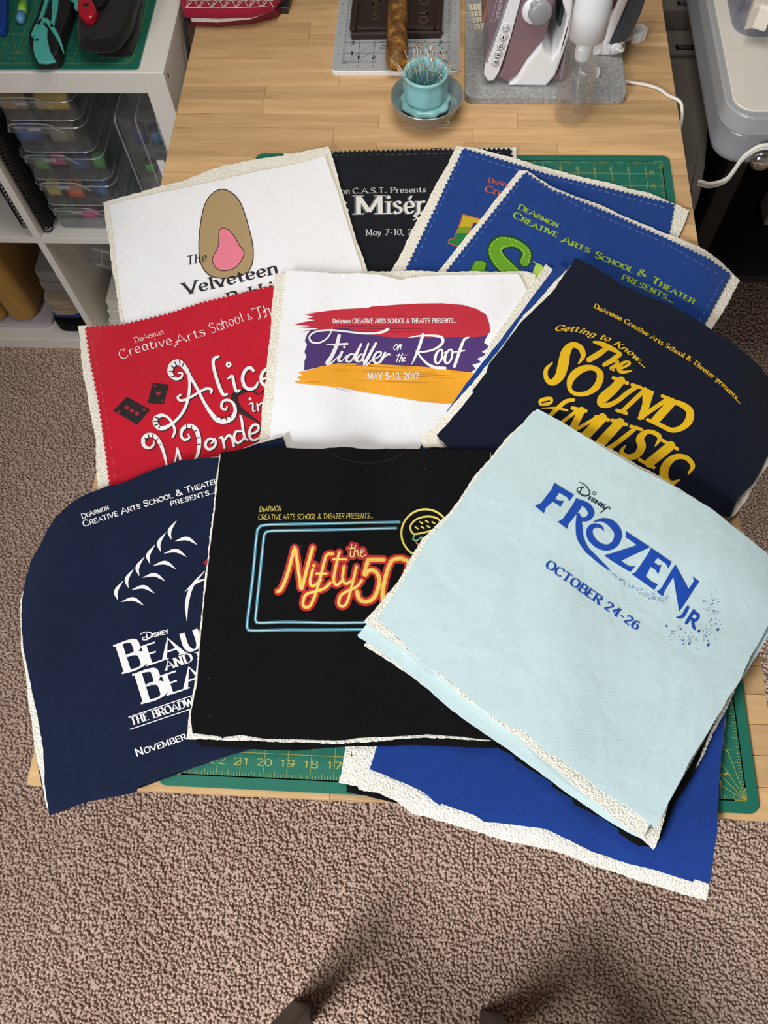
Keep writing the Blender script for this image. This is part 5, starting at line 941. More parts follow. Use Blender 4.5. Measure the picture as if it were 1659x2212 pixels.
# ---- second, small iron with slate grip
t = thing('travel_iron', 'small white travel iron with slate grey grip behind the spray bottle', 'iron'); MY = 1.135
prism('body', flr(outY([(985, 590), (1070, 592), (1120, 572), (1190, 450), (1240, 368), (1205, 330), (1150, 420), (1110, 385), (1200, 180), (1275, 0), (1330, -150), (1240, -170), (1190, 0), (1130, 150), (1080, 300), (1020, 430), (960, 520)], MY, *A)), MY, MY + 0.05, WIR, t, 'y', bev=0.005, seg=3)
prism('grip', outY([(1112, 385), (1170, 250), (1235, 110), (1275, 0), (1330, -150), (1480, -150), (1420, 0), (1380, 120), (1320, 250), (1240, 362), (1180, 386)], MY, *A), MY - 0.002, MY + 0.052, SLATE, t, 'y', bev=0.006, seg=3)
prism('tank', outY([(1115, 60), (1125, -120), (1230, -140), (1200, -10), (1160, 90), (1110, 130)], MY, *A), MY + 0.006, MY + 0.044, plain('dark_red_tank', (92, 26, 40), 0.25), t, 'y', bev=0.003)
c = V(1040 + 1162 / 4, 418 / 4, MY); lathe('cord_boss', [(0.0, 0.003), (0.0085, 0.003), (0.0105, 0.0)], WIR, t, 24, c, axis=Vector((0.1, -1, 0)).normalized())
pe = U(1345, 88, ZT + 0.011); q = [(c.x, c.y - .002, c.z), (c.x + .010, c.y - .005, c.z - .001), ((c.x + pe.x) / 2 + .006, (c.y + pe.y) / 2 - .004, (c.z + pe.z) / 2 + .002), (pe.x, pe.y, ZT + 0.011)]; tube('cord', catmull(q, 6), 0.0024, CORD, t, 8)
d = Vector((0.82, 0.57, 0)).normalized(); q2 = Vector((pe.x, pe.y, ZT + 0.011))
lathe('plug_neck', [(0.0, 0), (0.0042, 0), (0.0036, 0.004), (0.0048, 0.005), (0.0042, 0.009), (0.0056, 0.010), (0.005, 0.015), (0.006, 0.016), (0.0, 0.0162)], CORD, t, 16, q2, axis=d)
s_ = Vector((-d.y, d.x, 0)); b0 = q2 + d * 0.016
prism('plug', [tuple((b0 + d * a + s_ * k)[:2]) for a, k in ((0, -.006), (0, .006), (.012, .0115), (.024, .0115), (.03, .007), (.03, -.007), (.024, -.0115), (.012, -.0115))], ZT + 0.0005, ZT + 0.019, WPL, t, bev=0.002)
b0 = b0 + d * 0.03
for k in (-.004, .004): prism('prong', [tuple((b0 + d * a + s_ * (k + w_))[:2]) for a, w_ in ((-.001, -.0008), (-.001, .0008), (.008, .0008), (.008, -.0008))], ZT + 0.007, ZT + 0.0135, STEEL, t)

# ---- spray bottle
t = thing('spray_bottle', 'clear plastic spray bottle with white top standing before the irons', 'spray bottle', (0.173, 1.014, ZT)); CLR = clear('clear_bottle', (252, 252, 252), 0.012, 0.05, 0.10)
lathe('bottle_body', [(0.0, 0.003), (0.018, 0.0015), (0.0245, 0.003), (0.0275, 0.010), (0.028, 0.02), (0.0275, 0.09), (0.0262, 0.12), (0.0248, 0.133), (0.0242, 0.133), (0.0255, 0.12), (0.0268, 0.09), (0.0272, 0.02), (0.0262, 0.011), (0.02, 0.0065), (0.0, 0.009)], CLR, t, 48)
lathe('sprayer_head', [(0.0238, 0.1335), (0.0262, 0.1335), (0.0258, 0.17), (0.0245, 0.215), (0.020, 0.235), (0.0, 0.24)], WPL, t, 40)
lathe('pump', [(0.0, 0.098), (0.011, 0.098), (0.0122, 0.102), (0.0128, 0.1334), (0.0, 0.1334)], WPL, t, 24); tube('dip_tube', [(0, 0, 0.098), (0.002, 0, 0.05), (0.008, 0.004, 0.012)], 0.002, clear('dip_tube', (230, 232, 232), 0.3), t, 8)

# ---- zipped pouch at the far left of the table
t = thing('zip_pouch', 'dark red zip pouch with white geometric stitching at the table corner', 'pouch'); RP = fabric('crimson_canvas', (150, 28, 52), 0.08, scale=600); RP2 = plain('crimson_trim', (112, 18, 38), 0.6)
zb = ZT + 0.0005
low = outZ([(408, 48), (470, 51), (545, 44), (600, 30), (625, -5), (630, -60), (395, -60), (398, 20)], ZT + .008, s=1); prism('lower_half', low[::-1], zb, ZT + 0.014, RP2, t, bev=0.004, seg=3)
prism('lining', outZ([(413, 41), (470, 43), (540, 36), (590, 18), (600, -50), (402, -50)], ZT + .019, s=1)[::-1], ZT + 0.014, ZT + 0.021, plain('white_lining', (226, 220, 212), 0.8), t, bev=0.001)
top_ = outZ([(398, 30), (470, 33), (545, 30), (592, 16), (608, -8), (610, -60), (388, -60), (390, 10)], ZT + .03, s=1); up_ = prism('upper_half', top_[::-1], ZT + 0.0215, ZT + 0.036, RP, t, bev=0.005, seg=3)
pr = Print(); zz = ZT + 0.0366
for i in range(7):
    x = 402 + i * 27; pr.stroke([(x, 15), (x + 13, -8)], 1.2); pr.stroke([(x + 26, 15), (x + 13, -8)], 1.2); pr.stroke([(x + 13, -8), (x + 13, 2), (x + 3, 14)], 1.2); pr.stroke([(x, 2), (x + 26, 1)], 1.1)
pr.stroke([(400, 16), (480, 17), (575, 14)], 1.3)
obj('stitching', mesh('stitching', [U(p[0], p[1], zz) for p in pr.v], pr.f), plain('white_thread', (236, 230, 226), 0.8), up_)
tube('wrist_strap', catmull([(-0.466, 1.24, ZT + 0.018), (-0.474, 1.222, ZT + 0.012), (-0.473, 1.205, ZT - 0.01), (-0.473, 1.19, ZT - 0.04)], 5), 0.0035, plain('black_strap', (18, 18, 20), 0.8), t, 8)
t = tag(prism('binder_clip', outZ([(596, 20), (622, 22), (624, 14), (640, -40), (600, -40)], ZT + .008, s=1)[::-1], ZT + .0005, ZT + 0.013, plain('black_clip', (22, 22, 24), 0.4), None, bev=0.002), 'black binder clip lying right of the red pouch', 'clip')

# ================================================================== WALL BEHIND, CUBE SHELF AT THE LEFT
KW = plain('white_foil', (232, 228, 220), 0.42, scale=60, var=0.012)
KX1, KX0, KY0, KY1, KZ = -0.490, -1.260, 1.094, 1.484, 0.772
t = thing('cube_shelf', 'white four-cube shelf unit with sewing supplies, left of the table', 'shelf', (0, 0, 0))
box('top_panel', KX0 + .038, KX1 - .038, KY0, KY1, KZ - .038, KZ, KW, t, 0.0008, 1); box('bottom_panel', KX0 + .038, KX1 - .038, KY0, KY1, 0.001, 0.038, KW, t, 0.0008, 1)
for a in (KX0, KX1 - .038): box('side_panel', a, a + .038, KY0, KY1, 0.001, KZ, KW, t, 0.0008, 1)
DXa, DXb = -0.879, -0.863; box('divider', DXa, DXb, KY0, KY1, 0.038, KZ - .038, KW, t, 0.0005, 1)
for a, b in ((KX0 + .038, DXa), (DXb, KX1 - .038)): box('shelf_board', a, b, KY0, KY1, 0.378, 0.393, KW, t, 0.0005, 1)
o = lathe('cam_bolt', [(0.0, 0.0006), (0.003, 0.0006), (0.0036, 0.0)], plain('bolt_dark', (70, 66, 62), 0.5, 0.5), t, 16, (KX1, 1.113, 0.754), axis=Vector((1, 0, 0)))

# ---- green mat on the shelf
z2 = KZ; t = thing('cutting_mat', 'small green cutting mat on top of the white cube shelf', 'cutting mat')
gxr, gyf = -0.5455, 1.1135; nx, ny = 16, 12
prism('mat_sheet', rrect(gxr - nx * IN - .014, gxr + .0125, gyf - .0125, gyf + ny * IN + .0125, 0.006), z2, z2 + 0.0018, MATG, t, bev=0.0003, seg=1)
prism('mat_rim', rrect(gxr - nx * IN - .0152, gxr + .0137, gyf - .0137, gyf + ny * IN + .0137, 0.007), z2, z2 + 0.0008, MATU, t)
pr = Print(); ln_ = lambda a, b, w_=0.0005: pr.ribbon([a, b], w_, cap=False)
for i in range(nx + 1): x = gxr - i * IN; ln_((x, gyf), (x, gyf + ny * IN))
for j in range(ny + 1): ln_((gxr - nx * IN, gyf + j * IN), (gxr, gyf + j * IN))
for i in range(nx * 8): x = gxr - i * IN / 8; ln_((x, gyf), (x, gyf + (0.004 if i % 4 else 0.007)), 0.0004)
for i in range(ny * 8): y = gyf + i * IN / 8; ln_((gxr, y), (gxr - (0.004 if i % 4 else 0.007), y), 0.0004)
for i in range(1, nx + 1): s = str(i); x = gxr - (nx - i) * IN - 0.0085; text(pr, s, [(x - .0018 * len(s), gyf + .0105 + (.0 if i < 16 else -.004)), (x + .0018 * len(s), gyf + .0105 + (.0 if i < 16 else -.004))], 0.0046, 'light', up=1)
text(pr, "1", [(gxr - .0125, gyf + .0135), (gxr - .0105, gyf + .0135)], 0.0046, 'light', up=1)
for a in (20, 45, 70, 110, 135, 160): ln_((gxr - 8 * IN, gyf + IN), (gxr - 8 * IN + math.cos(math.radians(a)) * .06, gyf + IN + math.sin(math.radians(a)) * .06), 0.0004)
flat(pr, z2 + 0.00195, 'grid_print', plain('mat_yellow_dull', (150, 140, 66), 0.6), t)
ZK = z2 + 0.002
# ---- tools lying on it
t = thing('rotary_cutter', 'black and teal rotary cutter on the shelf mat', 'rotary cutter'); TQ = plain('turquoise_plastic', (78, 178, 168), 0.4, var=0.03); BKP = plain('black_rubber', (24, 24, 26), 0.5)
prism('body', outZ([(262, 380), (275, 300), (330, 190), (370, 60), (410, -160), (600, -160), (640, 40), (615, 160), (565, 300), (545, 400), (520, 495), (478, 530), (330, 536), (288, 480)], ZK + .015)[::-1], ZK, ZK + 0.026, BKP, t, bev=0.005, seg=3)
prism('blade_guard', outZ([(288, 420), (300, 290), (368, 208), (412, 250), (408, 340), (436, 450), (484, 533), (400, 546), (332, 540), (302, 490)], ZK + .029)[::-1], ZK + 0.0262, ZK + 0.031, TQ, t, bev=0.0012)
pr = Print()
for q in ([(280, 300, 24), (320, 225, 34), (385, 165, 30), (440, 225, 36), (500, 320, 30), (545, 440, 12)], [(335, 200, 26), (370, 100, 26), (420, -60, 26)], [(448, 222, 24), (470, 100, 40), (480, -60, 60)], [(620, -40, 70), (670, 10, 60), (660, 60, 40)]): pr.stroke([(p[0] / 4, p[1] / 4, p[2] / 4) for p in q])
bm = bmesh.new(); vs = [bm.verts.new(U(p[0], p[1], ZK + .0292)) for p in pr.v]
for f_ in pr.f:
    try: bm.faces.new([vs[i] for i in f_])
    except ValueError: pass
bmesh.ops.recalc_face_normals(bm, faces=bm.faces); ext = bmesh.ops.extrude_face_region(bm, geom=bm.faces[:]); bmesh.ops.translate(bm, vec=(0, 0, -0.0032), verts=[v for v in ext['geom'] if isinstance(v, bmesh.types.BMVert)])
obj('trim', bm, TQ, t)
c = U(80, 86, ZK + .0312); box('screw_slot', c.x - .0025, c.x + .0025, c.y - .0025, c.y + .0025, ZK + .0311, ZK + .0318, BKP, t)
t = thing('tool_case', 'black zipped hard case on the shelf mat', 'case'); CASE = fabric('black_case_cloth', (26, 25, 25), 0.1, scale=700, crease=0.2)
prism('lower_shell', outZ([(800, 400), (830, 445), (900, 455), (1010, 455), (1120, 430), (1150, 370), (1200, 240), (1240, -100), (760, -100)], ZK + .012)[::-1], ZK, ZK + 0.02, CASE, t, bev=0.006, seg=3)
prism('upper_shell', catmull(outZ([(676, 200), (672, 290), (700, 370), (790, 400), (930, 395), (1040, 350), (1110, 250), (1160, 100), (1180, -120), (740, -120), (690, 60)], ZK + .038), 3, True)[::-1], ZK + 0.0235, ZK + 0.046, CASE, t, bev=0.008, seg=3)
zp_ = catmull([tuple(U(x / 4, y / 4, ZK + .022)) for x, y in ((700, 385), (800, 415), (940, 408), (1055, 360), (1130, 260), (1180, 100), (1200, -80))], 6); tube('zip', zp_, 0.0035, plain('zip_tape', (38, 37, 37), 0.7), t, 8)
t = thing('thread_snips', 'glossy red handled snips resting on the black case', 'snips'); RDP = plain('glossy_red', (176, 26, 44), 0.15, var=0.02)
prism('red_head', catmull(outZ([(675, 60), (690, 140), (745, 178), (805, 165), (838, 100), (800, 15), (760, -40), (700, -10)], ZK + .056), 3, True)[::-1], ZK + 0.0465, ZK + 0.062, RDP, t, bev=0.0045, seg=3)
c = U(740 / 4, 40 / 4, ZK + .0625); lathe('finger_hole_shade', [(0.0, 0.0003), (0.0045, 0.0003), (0.005, 0)], plain('hole_shade_red', (60, 10, 18), 0.6), t, 20, (c.x, c.y, ZK + .0621))  # flat disc, the shade inside a finger hole painted as dark red
prism('black_arm', outZ([(812, 20), (835, 80), (880, 70), (930, 10), (950, -80), (810, -80)], ZK + .05)[::-1], ZK + 0.0465, ZK + 0.056, BKP, t, bev=0.002)
t = thing('fabric_marker', 'stubby lime and light blue marker on the shelf mat', 'marker'); a_, b_ = U(45, 40, ZK + .0075), U(62, -60, ZK + .0075); ax = (b_ - a_); d = ax.normalized()
lathe('cap', [(0.0, -0.010), (0.004, -0.009), (0.0068, -0.005), (0.0075, 0.0), (0.0075, 0.012), (0.0, 0.012)], plain('sky_plastic', (96, 162, 200), 0.35), t, 24, a_, axis=d); lathe('grip', [(0.0, 0.0121), (0.0074, 0.0121), (0.0074, 0.042), (0.0, 0.042)], plain('lime_plastic', (142, 200, 72), 0.4), t, 24, a_, axis=d); lathe('barrel', [(0.0, 0.0421), (0.0072, 0.0421), (0.007, 0.11), (0.0, 0.112)], plain('teal_plastic', (40, 120, 150), 0.4), t, 24, a_, axis=d)
o = prism('seam_ripper', outZ([(-160, -60), (-140, 240), (-80, 290), (40, 280), (62, 240), (68, -60)], ZK + .008)[::-1], ZK, ZK + 0.014, plain('blue_plastic', (22, 62, 150), 0.3), None, bev=0.004, seg=3); tag(o, 'blue plastic tool handle at the left edge of the shelf mat', 'tool')

# ---- clear boxes of thread in the upper right cube
CB = clear('clear_box', (244, 246, 247), 0.035, 0.15, 0.12); CBE = clear('box_edge', (240, 242, 244), 0.22, 0.2, 0.2)
bxa, bxb, bya, byb = -0.832, -0.672, 1.122, 1.345
lev = [0.3935, 0.455, 0.520, 0.586, 0.655, 0.708]
RK = ('bottom', 'second from bottom', 'middle', 'second from top', 'top')
for i in range(5):
    t = thing('thread_box', 'clear latched thread box, %s of the stack in the shelf' % RK[i], 'storage box', group='clear thread boxes in the shelf')
    za, zb_ = lev[i], lev[i + 1] - 0.0008; k = 0.0 if i < 3 else 0.008
    shell('tray', bxa + k, bxb - k, bya, byb, za, zb_ - 0.010, 0.0015, 0.018, CB, t)
    prism('lid', rrect(bxa + k - .002, bxb - k + .002, bya - .002, byb + .002, 0.02), zb_ - 0.0095, zb_, CB, t, bev=0.002)
    for zz, kk in ((zb_ - 0.0105, 0.0025), (za + 0.002, -0.0005)):
        r_ = rrect(bxa + k - kk, bxb - k + kk, bya - kk, byb + kk, 0.02); bm = bmesh.new(); tube_bm(bm, [(p[0], p[1], zz) for p in r_] + [(r_[0][0], r_[0][1], zz)], 0.0012, 6); obj('rim', bm, CBE, t)
    cx = -0.770; la = prism('latch', catmull([(cx - .048, zb_ - .004), (cx - .04, zb_ + .0), (cx + .03, zb_ - .001), (cx + .045, zb_ - .018), (cx - .046, zb_ - .019)], 4, True), bya - .0055, bya - .004, CB, t, 'y')
    tube('latch_edge', [(p[0], bya - .006, p[1]) for p in catmull([(cx - .050, zb_ - .019), (cx - .046, zb_ - .004), (cx - .03, zb_ + .001), (cx + .025, zb_ + .0), (cx + .04, zb_ - .010), (cx + .052, zb_ - .019)], 5)], 0.0011, CBE, la, 6)
    box('clip', cx - .012, cx + .012, bya - .0085, bya - .006, zb_ - .013, zb_ - .006, CBE, la, 0.001)
    for s_ in (0.28, 0.70): x = bxa + (bxb - bxa) * s_; box('divider', x - .0006, x + .0006, bya + .004, byb - .004, za + .002, zb_ - .014, CB, t)
SPN = 0
def spool(x, y, z, r, l, col, nm, where, ax='x'):
    t = thing('thread_spool', '%s thread spool in the %s' % (nm, where), 'spool', (x, y, z + r)); m = plain('thread_' + nm.replace(' ', '_'), col, 0.6, bump=0.5, scale=600, var=0.12); A_ = Vector((1, 0, 0)) if ax == 'x' else Vector((0, -1, 0)) if ax == 'y' else Vector((0, 0, 1))
    lathe('thread', [(0.0, -l / 2 + .002), (r * .93, -l / 2 + .002), (r * .93, l / 2 - .002), (0.0, l / 2 - .002)], m, t, 24, axis=A_)
    for s_ in (-1, 1): a, b = sorted((s_ * (l / 2 - .0019), s_ * (l / 2))); lathe('flange', [(0.0, a), (r, a), (r, b), (0.0, b)], plain('spool_end', (52, 50, 50), 0.5), t, 24, axis=A_)
y0 = 1.155
for a in ((-0.812 + .012, y0, lev[4] + .0025, .017, .052, (196, 150, 96), 'tan', 'top clear box'), (-0.728, y0, lev[4] + .0025, .018, .066, (222, 184, 72), 'golden yellow', 'top clear box'),
          (-0.800, y0, lev[3] + .0025, .02, .05, (40, 84, 150), 'cobalt', 'second clear box from top'), (-0.735, y0, lev[3] + .0025, .021, .05, (150, 140, 116), 'stone grey', 'second clear box from top'),
          (-0.805, y0, lev[2] + .0025, .017, .034, (90, 160, 70), 'grass green', 'middle clear box'), (-0.768, y0 - .006, lev[2] + .018, .015, .030, (226, 36, 132), 'magenta', 'middle clear box'), (-0.728, y0, lev[2] + .0025, .017, .034, (46, 90, 140), 'denim blue', 'middle clear box'), (-0.692, y0 + .004, lev[2] + .0025, .017, .028, (60, 150, 70), 'emerald', 'middle clear box'),
          (-0.808, y0, lev[1] + .0025, .019, .032, (214, 190, 80), 'lemon', 'second clear box from bottom'), (-0.762, y0 - .004, lev[1] + .0025, .020, .036, (236, 106, 40), 'orange', 'second clear box from bottom'), (-0.712, y0, lev[1] + .0025, .017, .034, (40, 110, 160), 'azure', 'second clear box from bottom'),
          (-0.806, y0, lev[0] + .0025, .016, .034, (60, 120, 76), 'forest green', 'bottom clear box'), (-0.762, y0, lev[0] + .0025, .012, .040, (236, 70, 150), 'pink', 'bottom clear box'), (-0.708, y0, lev[0] + .0025, .018, .044, (36, 116, 166), 'teal blue', 'bottom clear box')): spool(*a)
# ---- upright clear organiser
t = thing('upright_organizer', 'clear divided organizer standing on edge at the shelf right side', 'storage box'); ux0, ux1, uy0, uy1, uz0, uz1 = -0.612, -0.534, 1.108, 1.36, 0.3935, 0.672
shell('tray', ux0, ux1, uy0, uy1, uz0, uz1 - .006, 0.0016, 0.012, CB, t); prism('end_cap', rrect(ux0, ux1, uy0, uy1, 0.012), uz1 - .0058, uz1, CB, t, bev=0.0015)
for x in (ux0 + .001, (ux0 + ux1) / 2, ux1 - .001): bm = bmesh.new(); tube_bm(bm, [(x, uy0 - .0005, uz0 + .006), (x, uy0 - .0005, uz1 - .006), (x, uy0 + .006, uz1 + .0005), (x, uy1 - .01, uz1 + .0005)], 0.0018, 6); obj('rib', bm, CBE, t)
for y in (uy0 + .085, uy0 + .165): box('divider', ux0 + .002, ux1 - .002, y, y + .0012, uz0 + .003, uz1 - .007, CB, t)
for z in (0.46, 0.53, 0.60): box('divider', ux0 + .0025, ux1 - .0025, uy0 + .003, uy0 + .084, z, z + .0012, CB, t)
lb_ = box('paper_label', ux1 - .026, ux1 - .012, uy0 - .0022, uy0 - .0012, 0.515, 0.585, WPL, t)
pr = Print(); text(pr, "ELM", [(ux1 - .022, 0.545), (ux1 - .022, 0.518)], 0.009, 'heavy', up=1); obj('lettering', mesh('lettering', [(p[0], uy0 - .0024, p[1]) for p in pr.v], pr.f), INK, lb_)
for a in ((-0.588, 1.14, 0.602, .012, .036, (40, 60, 120), 'indigo', 'upright organizer', 'z'), (-0.556, 1.14, 0.602, .013, .03, (36, 120, 160), 'cyan', 'upright organizer', 'z'), (-0.570, 1.14, 0.463, .017, .034, (226, 74, 52), 'vermilion', 'upright organizer', 'z'), (-0.590, 1.14, 0.532, .011, .024, (84, 176, 70), 'light green', 'upright organizer', 'z')):
    spool(a[0], a[1], a[2], *a[3:])
# ---- coil-bound notebooks
def notebook(x, w_, y, z0, z1, rr, n, lab, cov):
    t = thing('coil_notebook', lab, 'notebook'); box('pages', x - w_ / 2, x + w_ / 2, y + rr * 1.2, y + 0.22, z0 + 0.0005, z1, cov, t, 0.001); CO = plain('black_coil', (16, 16, 17), 0.35)
    me = None
    for i in range(n):
        z = z0 + rr * 0.6 + (z1 - z0 - rr) * i / (n - 1)
        if me is None:
            bm = bmesh.new(); tube_bm(bm, [(rr * 1.0 * math.cos(a), rr * 1.25 * math.sin(a), 0.0012 * math.sin(a)) for a in np.linspace(0, 2 * math.pi, 15)], 0.0014, 5, False); me = bpy.data.meshes.new('ring'); bm.to_mesh(me); bm.free(); me.materials.append(CO)
        o = obj('ring', me, None, t); o.location = (x, y + rr * .6, z)
    box('spine_bar', x - .003, x + .003, y + rr * 1.15, y + rr * 1.35, z0 + .001, z1, CO, t)
notebook(-0.851, 0.012, 1.112, 0.3935, 0.64, 0.0095, 30, 'black coil-bound notebook standing against the shelf divider', plain('dark_cover', (38, 38, 42), 0.6))
notebook(-0.900, 0.026, 1.125, 0.3935, 0.62, 0.013, 24, 'thick coil-bound notebook in the left upper cube', plain('blue_cover', (20, 26, 46), 0.6))
# ---- folded cloth in the lower cubes
def folded(name, lab, x0, x1, y0, y1, z0, z1, mat, cat='fabric', n=2, r=0.02, group=None):
    t = thing(name, lab, cat, group=group); h = (z1 - z0) / n
    for i in range(n): prism('fold', rrect(x0 + .003 * (i % 2), x1 - .004 * ((i + 1) % 2), y0 + .004 * (i % 2), y1, r), z0 + h * i + .0002, z0 + h * (i + 1) - .0004, mat, t, bev=min(h * .4, .008), seg=3)
ZB = 0.0382
o = thing('folded_cloth', 'mustard yellow cloth folded upright in the lower left cube', 'fabric'); YC = fabric('mustard_cloth', (176, 134, 66), 0.08, scale=500)
for i in range(2): prism('fold', rrect(-1.20 + i * .092, -1.109 + i * .076, 1.128 + .008 * i, 1.40, .03), ZB + .013, 0.33 - .012 * i, YC, o, bev=0.02, seg=4, smooth=True)
folded('folded_cloth', 'pale lilac sheet lying flat under the mustard cloth', -1.20, -0.995, 1.13, 1.42, ZB, ZB + .012, fabric('lilac_sheet', (188, 178, 184), 0.04), n=1)
folded('folded_cloth', 'black folded garment at the bottom of the cloth stack', -0.985, -0.892, 1.118, 1.38, ZB, 0.080, BLK, n=1, r=.03)
folded('folded_cloth', 'blue folded garment in the lower cube cloth stack', -0.985, -0.888, 1.128, 1.38, 0.0804, 0.097, fabric('dull_blue_cloth', (34, 54, 120), 0.1), n=1, r=.025)
folded('folded_cloth', 'beige folded cap-like garments in the cloth stack', -0.980, -0.890, 1.122, 1.38, 0.0974, 0.150, fabric('beige_cloth', (150, 134, 114), 0.08), n=3, r=.03)
folded('folded_cloth', 'grey folded cloth on top of the cloth stack', -0.982, -0.900, 1.150, 1.38, 0.1504, 0.215, fabric('grey_cloth', (120, 116, 110), 0.08), n=2, r=.02)
t = thing('open_organizer', 'empty clear tray leaning in the lower right cube', 'storage box', (-0.775, 1.20, 0.215), 0); t.rotation_euler = (0.2, 0.38, 0)
shell('tray', -0.07, 0.07, -0.012, 0.012, -0.05, 0.05, 0.0016, 0.008, CB, t)
for x in (-.04, 0.0, .04): box('divider', x - .001, x + .001, -0.013, -0.0115, -0.03, 0.04, CBE, t)
for z in (-.03, .04): box('rim', -.06, .06, -0.0145, -0.012, z - .003, z + .003, CBE, t)
for i, lb in enumerate(('bottom', 'middle', 'top')):
    o = prism('white_carton', rrect(-0.845 + .006 * i, -0.74, 1.135 + .005 * i, 1.33, .004), ZB + .03 * i + .0003, ZB + .03 * i + .0295, plain('carton_white', (214, 208, 196), 0.6), None, bev=0.002); tag(o, '%s flat white carton stacked in the lower right cube' % lb, 'box', 'flat white cartons in the lower cube')

# ================================================================== RIGHT OF THE TABLE
GB = plain('silver_grey_shell', (150, 153, 157), 0.38, 0.15, var=0.02, scale=30); GBL = plain('silver_grey_lip', (168, 170, 173), 0.34, 0.1, var=0.02, scale=30)
gx0, gx1, gy0, gy1 = 0.397, 0.86, 0.960, 1.50
t = thing('grey_machine', 'silver grey rounded appliance with white top plate right of the table', 'appliance')
prism('shell', rrect(gx0 + .006, gx1, gy0 + .006, gy1, 0.045, 8), 0.705, 0.7655, GB, t, bev=0.014, seg=4, smooth=False)
prism('lip', rrect(gx0, gx1 + .004, gy0, gy1 + .004, 0.045, 8), 0.7657, 0.7985, GBL, t, bev=0.003, seg=2)
prism('top_plate', rrect(gx0 + .010, gx1 - .02, gy0 + .012, gy1 - .02, 0.030, 6), 0.7987, 0.8015, plain('plate_white', (228, 222, 212), 0.4, scale=40, var=0.01), t, bev=0.001)
kc = V(1643, 338, gy0 + .004); lathe('chrome_knob', [(0.0, 0.020), (0.010, 0.019), (0.0165, 0.014), (0.018, 0.008), (0.012, 0.004), (0.010, -0.004)], plain('chrome', (210, 208, 204), 0.12, 1.0, var=0.01), t, 36, (kc.x, kc.y, kc.z), axis=Vector((0, -1, 0)))
yy = gy0 - .012; q = [tuple(V(x, y, yy)) for x, y in ((1720, 335), (1680, 316), (1650, 314), (1628, 322), (1605, 340), (1588, 364), (1572, 384), (1552, 394), (1530, 397), (1516, 393), (1508, 392))]
tube('power_cord', catmull(q, 5), 0.0032, CORD, t, 8); 
q2 = [(a[0], a[1], a[2] - 0.0052) for a in q]; tube('power_cord', catmull(q2, 5), 0.0030, CORD, t, 8)
# black stand below it
BK = plain('black_stand', (14, 14, 15), 0.6)
t = thing('black_stand', 'black metal stand carrying the silver grey appliance', 'stand')
box('top_frame', 0.44, 0.84, 1.02, 1.47, 0.675, 0.7045, BK, t, 0.003)
for x in (0.46, 0.80):
    for y in (1.04, 1.43): box('leg', x, x + .035, y, y + .035, 0.001, 0.6748, BK, t, 0.003)
box('lower_shelf', 0.45, 0.85, 1.03, 1.48, 0.36, 0.38, BK, t, 0.002); box('side_panel', 0.50, 0.515, 1.08, 1.42, 0.02, 0.355, BK, t, 0.001); box('back_panel', 0.45, 0.85, 1.47, 1.478, 0.385, 0.67, BK, t)
c = U(1649, 487, 0.3803); t = thing('power_adapter', 'white vented power adapter on the black stand shelf', 'adapter')
xa = c.x; ya_ = c.y; box('case', xa, xa + .07, ya_, ya_ + .055, 0.3803, 0.44, WPL, t, 0.004)
for i in range(5): box('vent', xa + .014 + i * .007, xa + .017 + i * .007, ya_ - .001, ya_ - .0001, 0.395, 0.425, GRYP, t)
# clear tub on the white plate
t = thing('clear_tub', 'clear plastic tub on the white plate of the appliance', 'tub')
ty = U(1600, 78, 0.803).y; shell('tub_wall', gx0 + .030, gx1 - .03, ty, gy1 - .03, 0.8018, 0.885, 0.0016, 0.03, clear('tub_plastic', (228, 230, 236), 0.10, 0.2, 0.1), t)
o = prism('blue_pouch', rrect(gx0 + .05, gx1 - .10, ty + .09, gy1 - .06, 0.02), 0.8038, 0.83, fabric('slate_blue_cloth', (104, 112, 146), 0.06), None, bev=0.008, seg=3); tag(o, 'slate blue cloth inside the clear tub', 'cloth')
o = prism('white_packet', [tuple(U(x, y, 0.86))[:2] for x, y in ((1622, 26), (1640, 22), (1668, 30), (1690, -30), (1636, -30))][::-1], 0.8305, 0.868, plain('packet_white', (226, 218, 204), 0.6), None, bev=0.004, seg=2); tag(o, 'crumpled white packet on the cloth in the clear tub', 'packet')
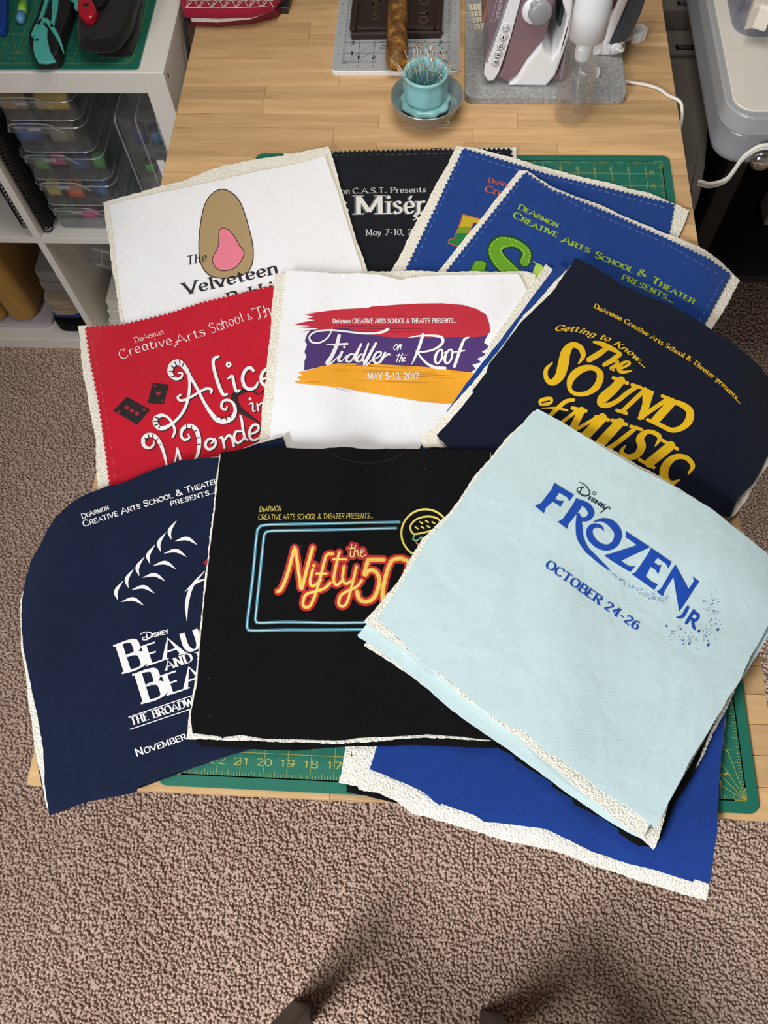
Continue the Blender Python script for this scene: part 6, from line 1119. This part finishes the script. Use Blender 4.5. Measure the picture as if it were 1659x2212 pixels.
# grey fabric bag between table and machine, boxes with black labels behind it
GC = fabric('charcoal_cover', (104, 98, 92), 0.05, scale=500, crease=0.25)
o = prism('garment_bag', [(0.352, 1.30), (0.438, 1.30), (0.436, 1.12), (0.420, 1.03), (0.404, 0.965), (0.386, 0.915), (0.377, 0.905), (0.368, 0.93), (0.358, 1.0)][::-1], 0.12, 0.655, GC, None, bev=0.012, seg=3); tag(o, 'grey fabric garment bag between the table and the appliance', 'bag')
for i, (ya, zb_, lb) in enumerate(((1.312, 0.650, 'nearer'), (1.385, 0.685, 'farther'))):
    t = thing('storage_drawer', 'grey storage drawer with black label, %s of the two behind the bag' % lb, 'storage box', group='grey storage drawers'); box('drawer_box', 0.352, 0.438, ya, ya + .066, 0.002, zb_, plain('drawer_grey', (112, 106, 100), 0.6), t, 0.004); box('black_label', 0.400, 0.434, ya + .010, ya + .022, zb_ + .0003, zb_ + .0012, plain('label_black', (14, 14, 16), 0.5), t)
    pr = Print()
    for k in range(3): pr.ribbon([(0.406, ya + .013 + k * .003), (0.428, ya + .013 + k * .003)], 0.0008, cap=False)
    flat(pr, zb_ + .0014, 'label_print', GRYP, t)
# ================================================================== DARK STOOL AT THE NEAR EDGE
DW = plain('dark_stool', (44, 38, 36), 0.5, bump=0.2, scale=150)
t = thing('stool', 'dark brown wooden stool whose front legs show at the bottom edge', 'stool')
for x0, y0, h_ in ((-0.249, -0.340, 0.27), (0.084, -0.336, 0.27), (-0.249, -0.70, 0.44), (0.084, -0.70, 0.44)): box('leg', x0, x0 + .037, y0, y0 + .037, 0.006, h_, DW, t, 0.003)
box('seat', -0.262, 0.134, -0.715, -0.50, 0.4402, 0.47, DW, t, 0.006); 
box('rail', -0.211, 0.083, -0.692, -0.672, 0.36, 0.40, DW, t, 0.002)
for x0 in (-0.249, 0.084):
    prism('side_brace', [(-0.303, 0.2702), (-0.340, 0.2702), (-0.663, 0.4398), (-0.52, 0.4398)], x0 + .004, x0 + .033, DW, t, 'x', bev=0.002)
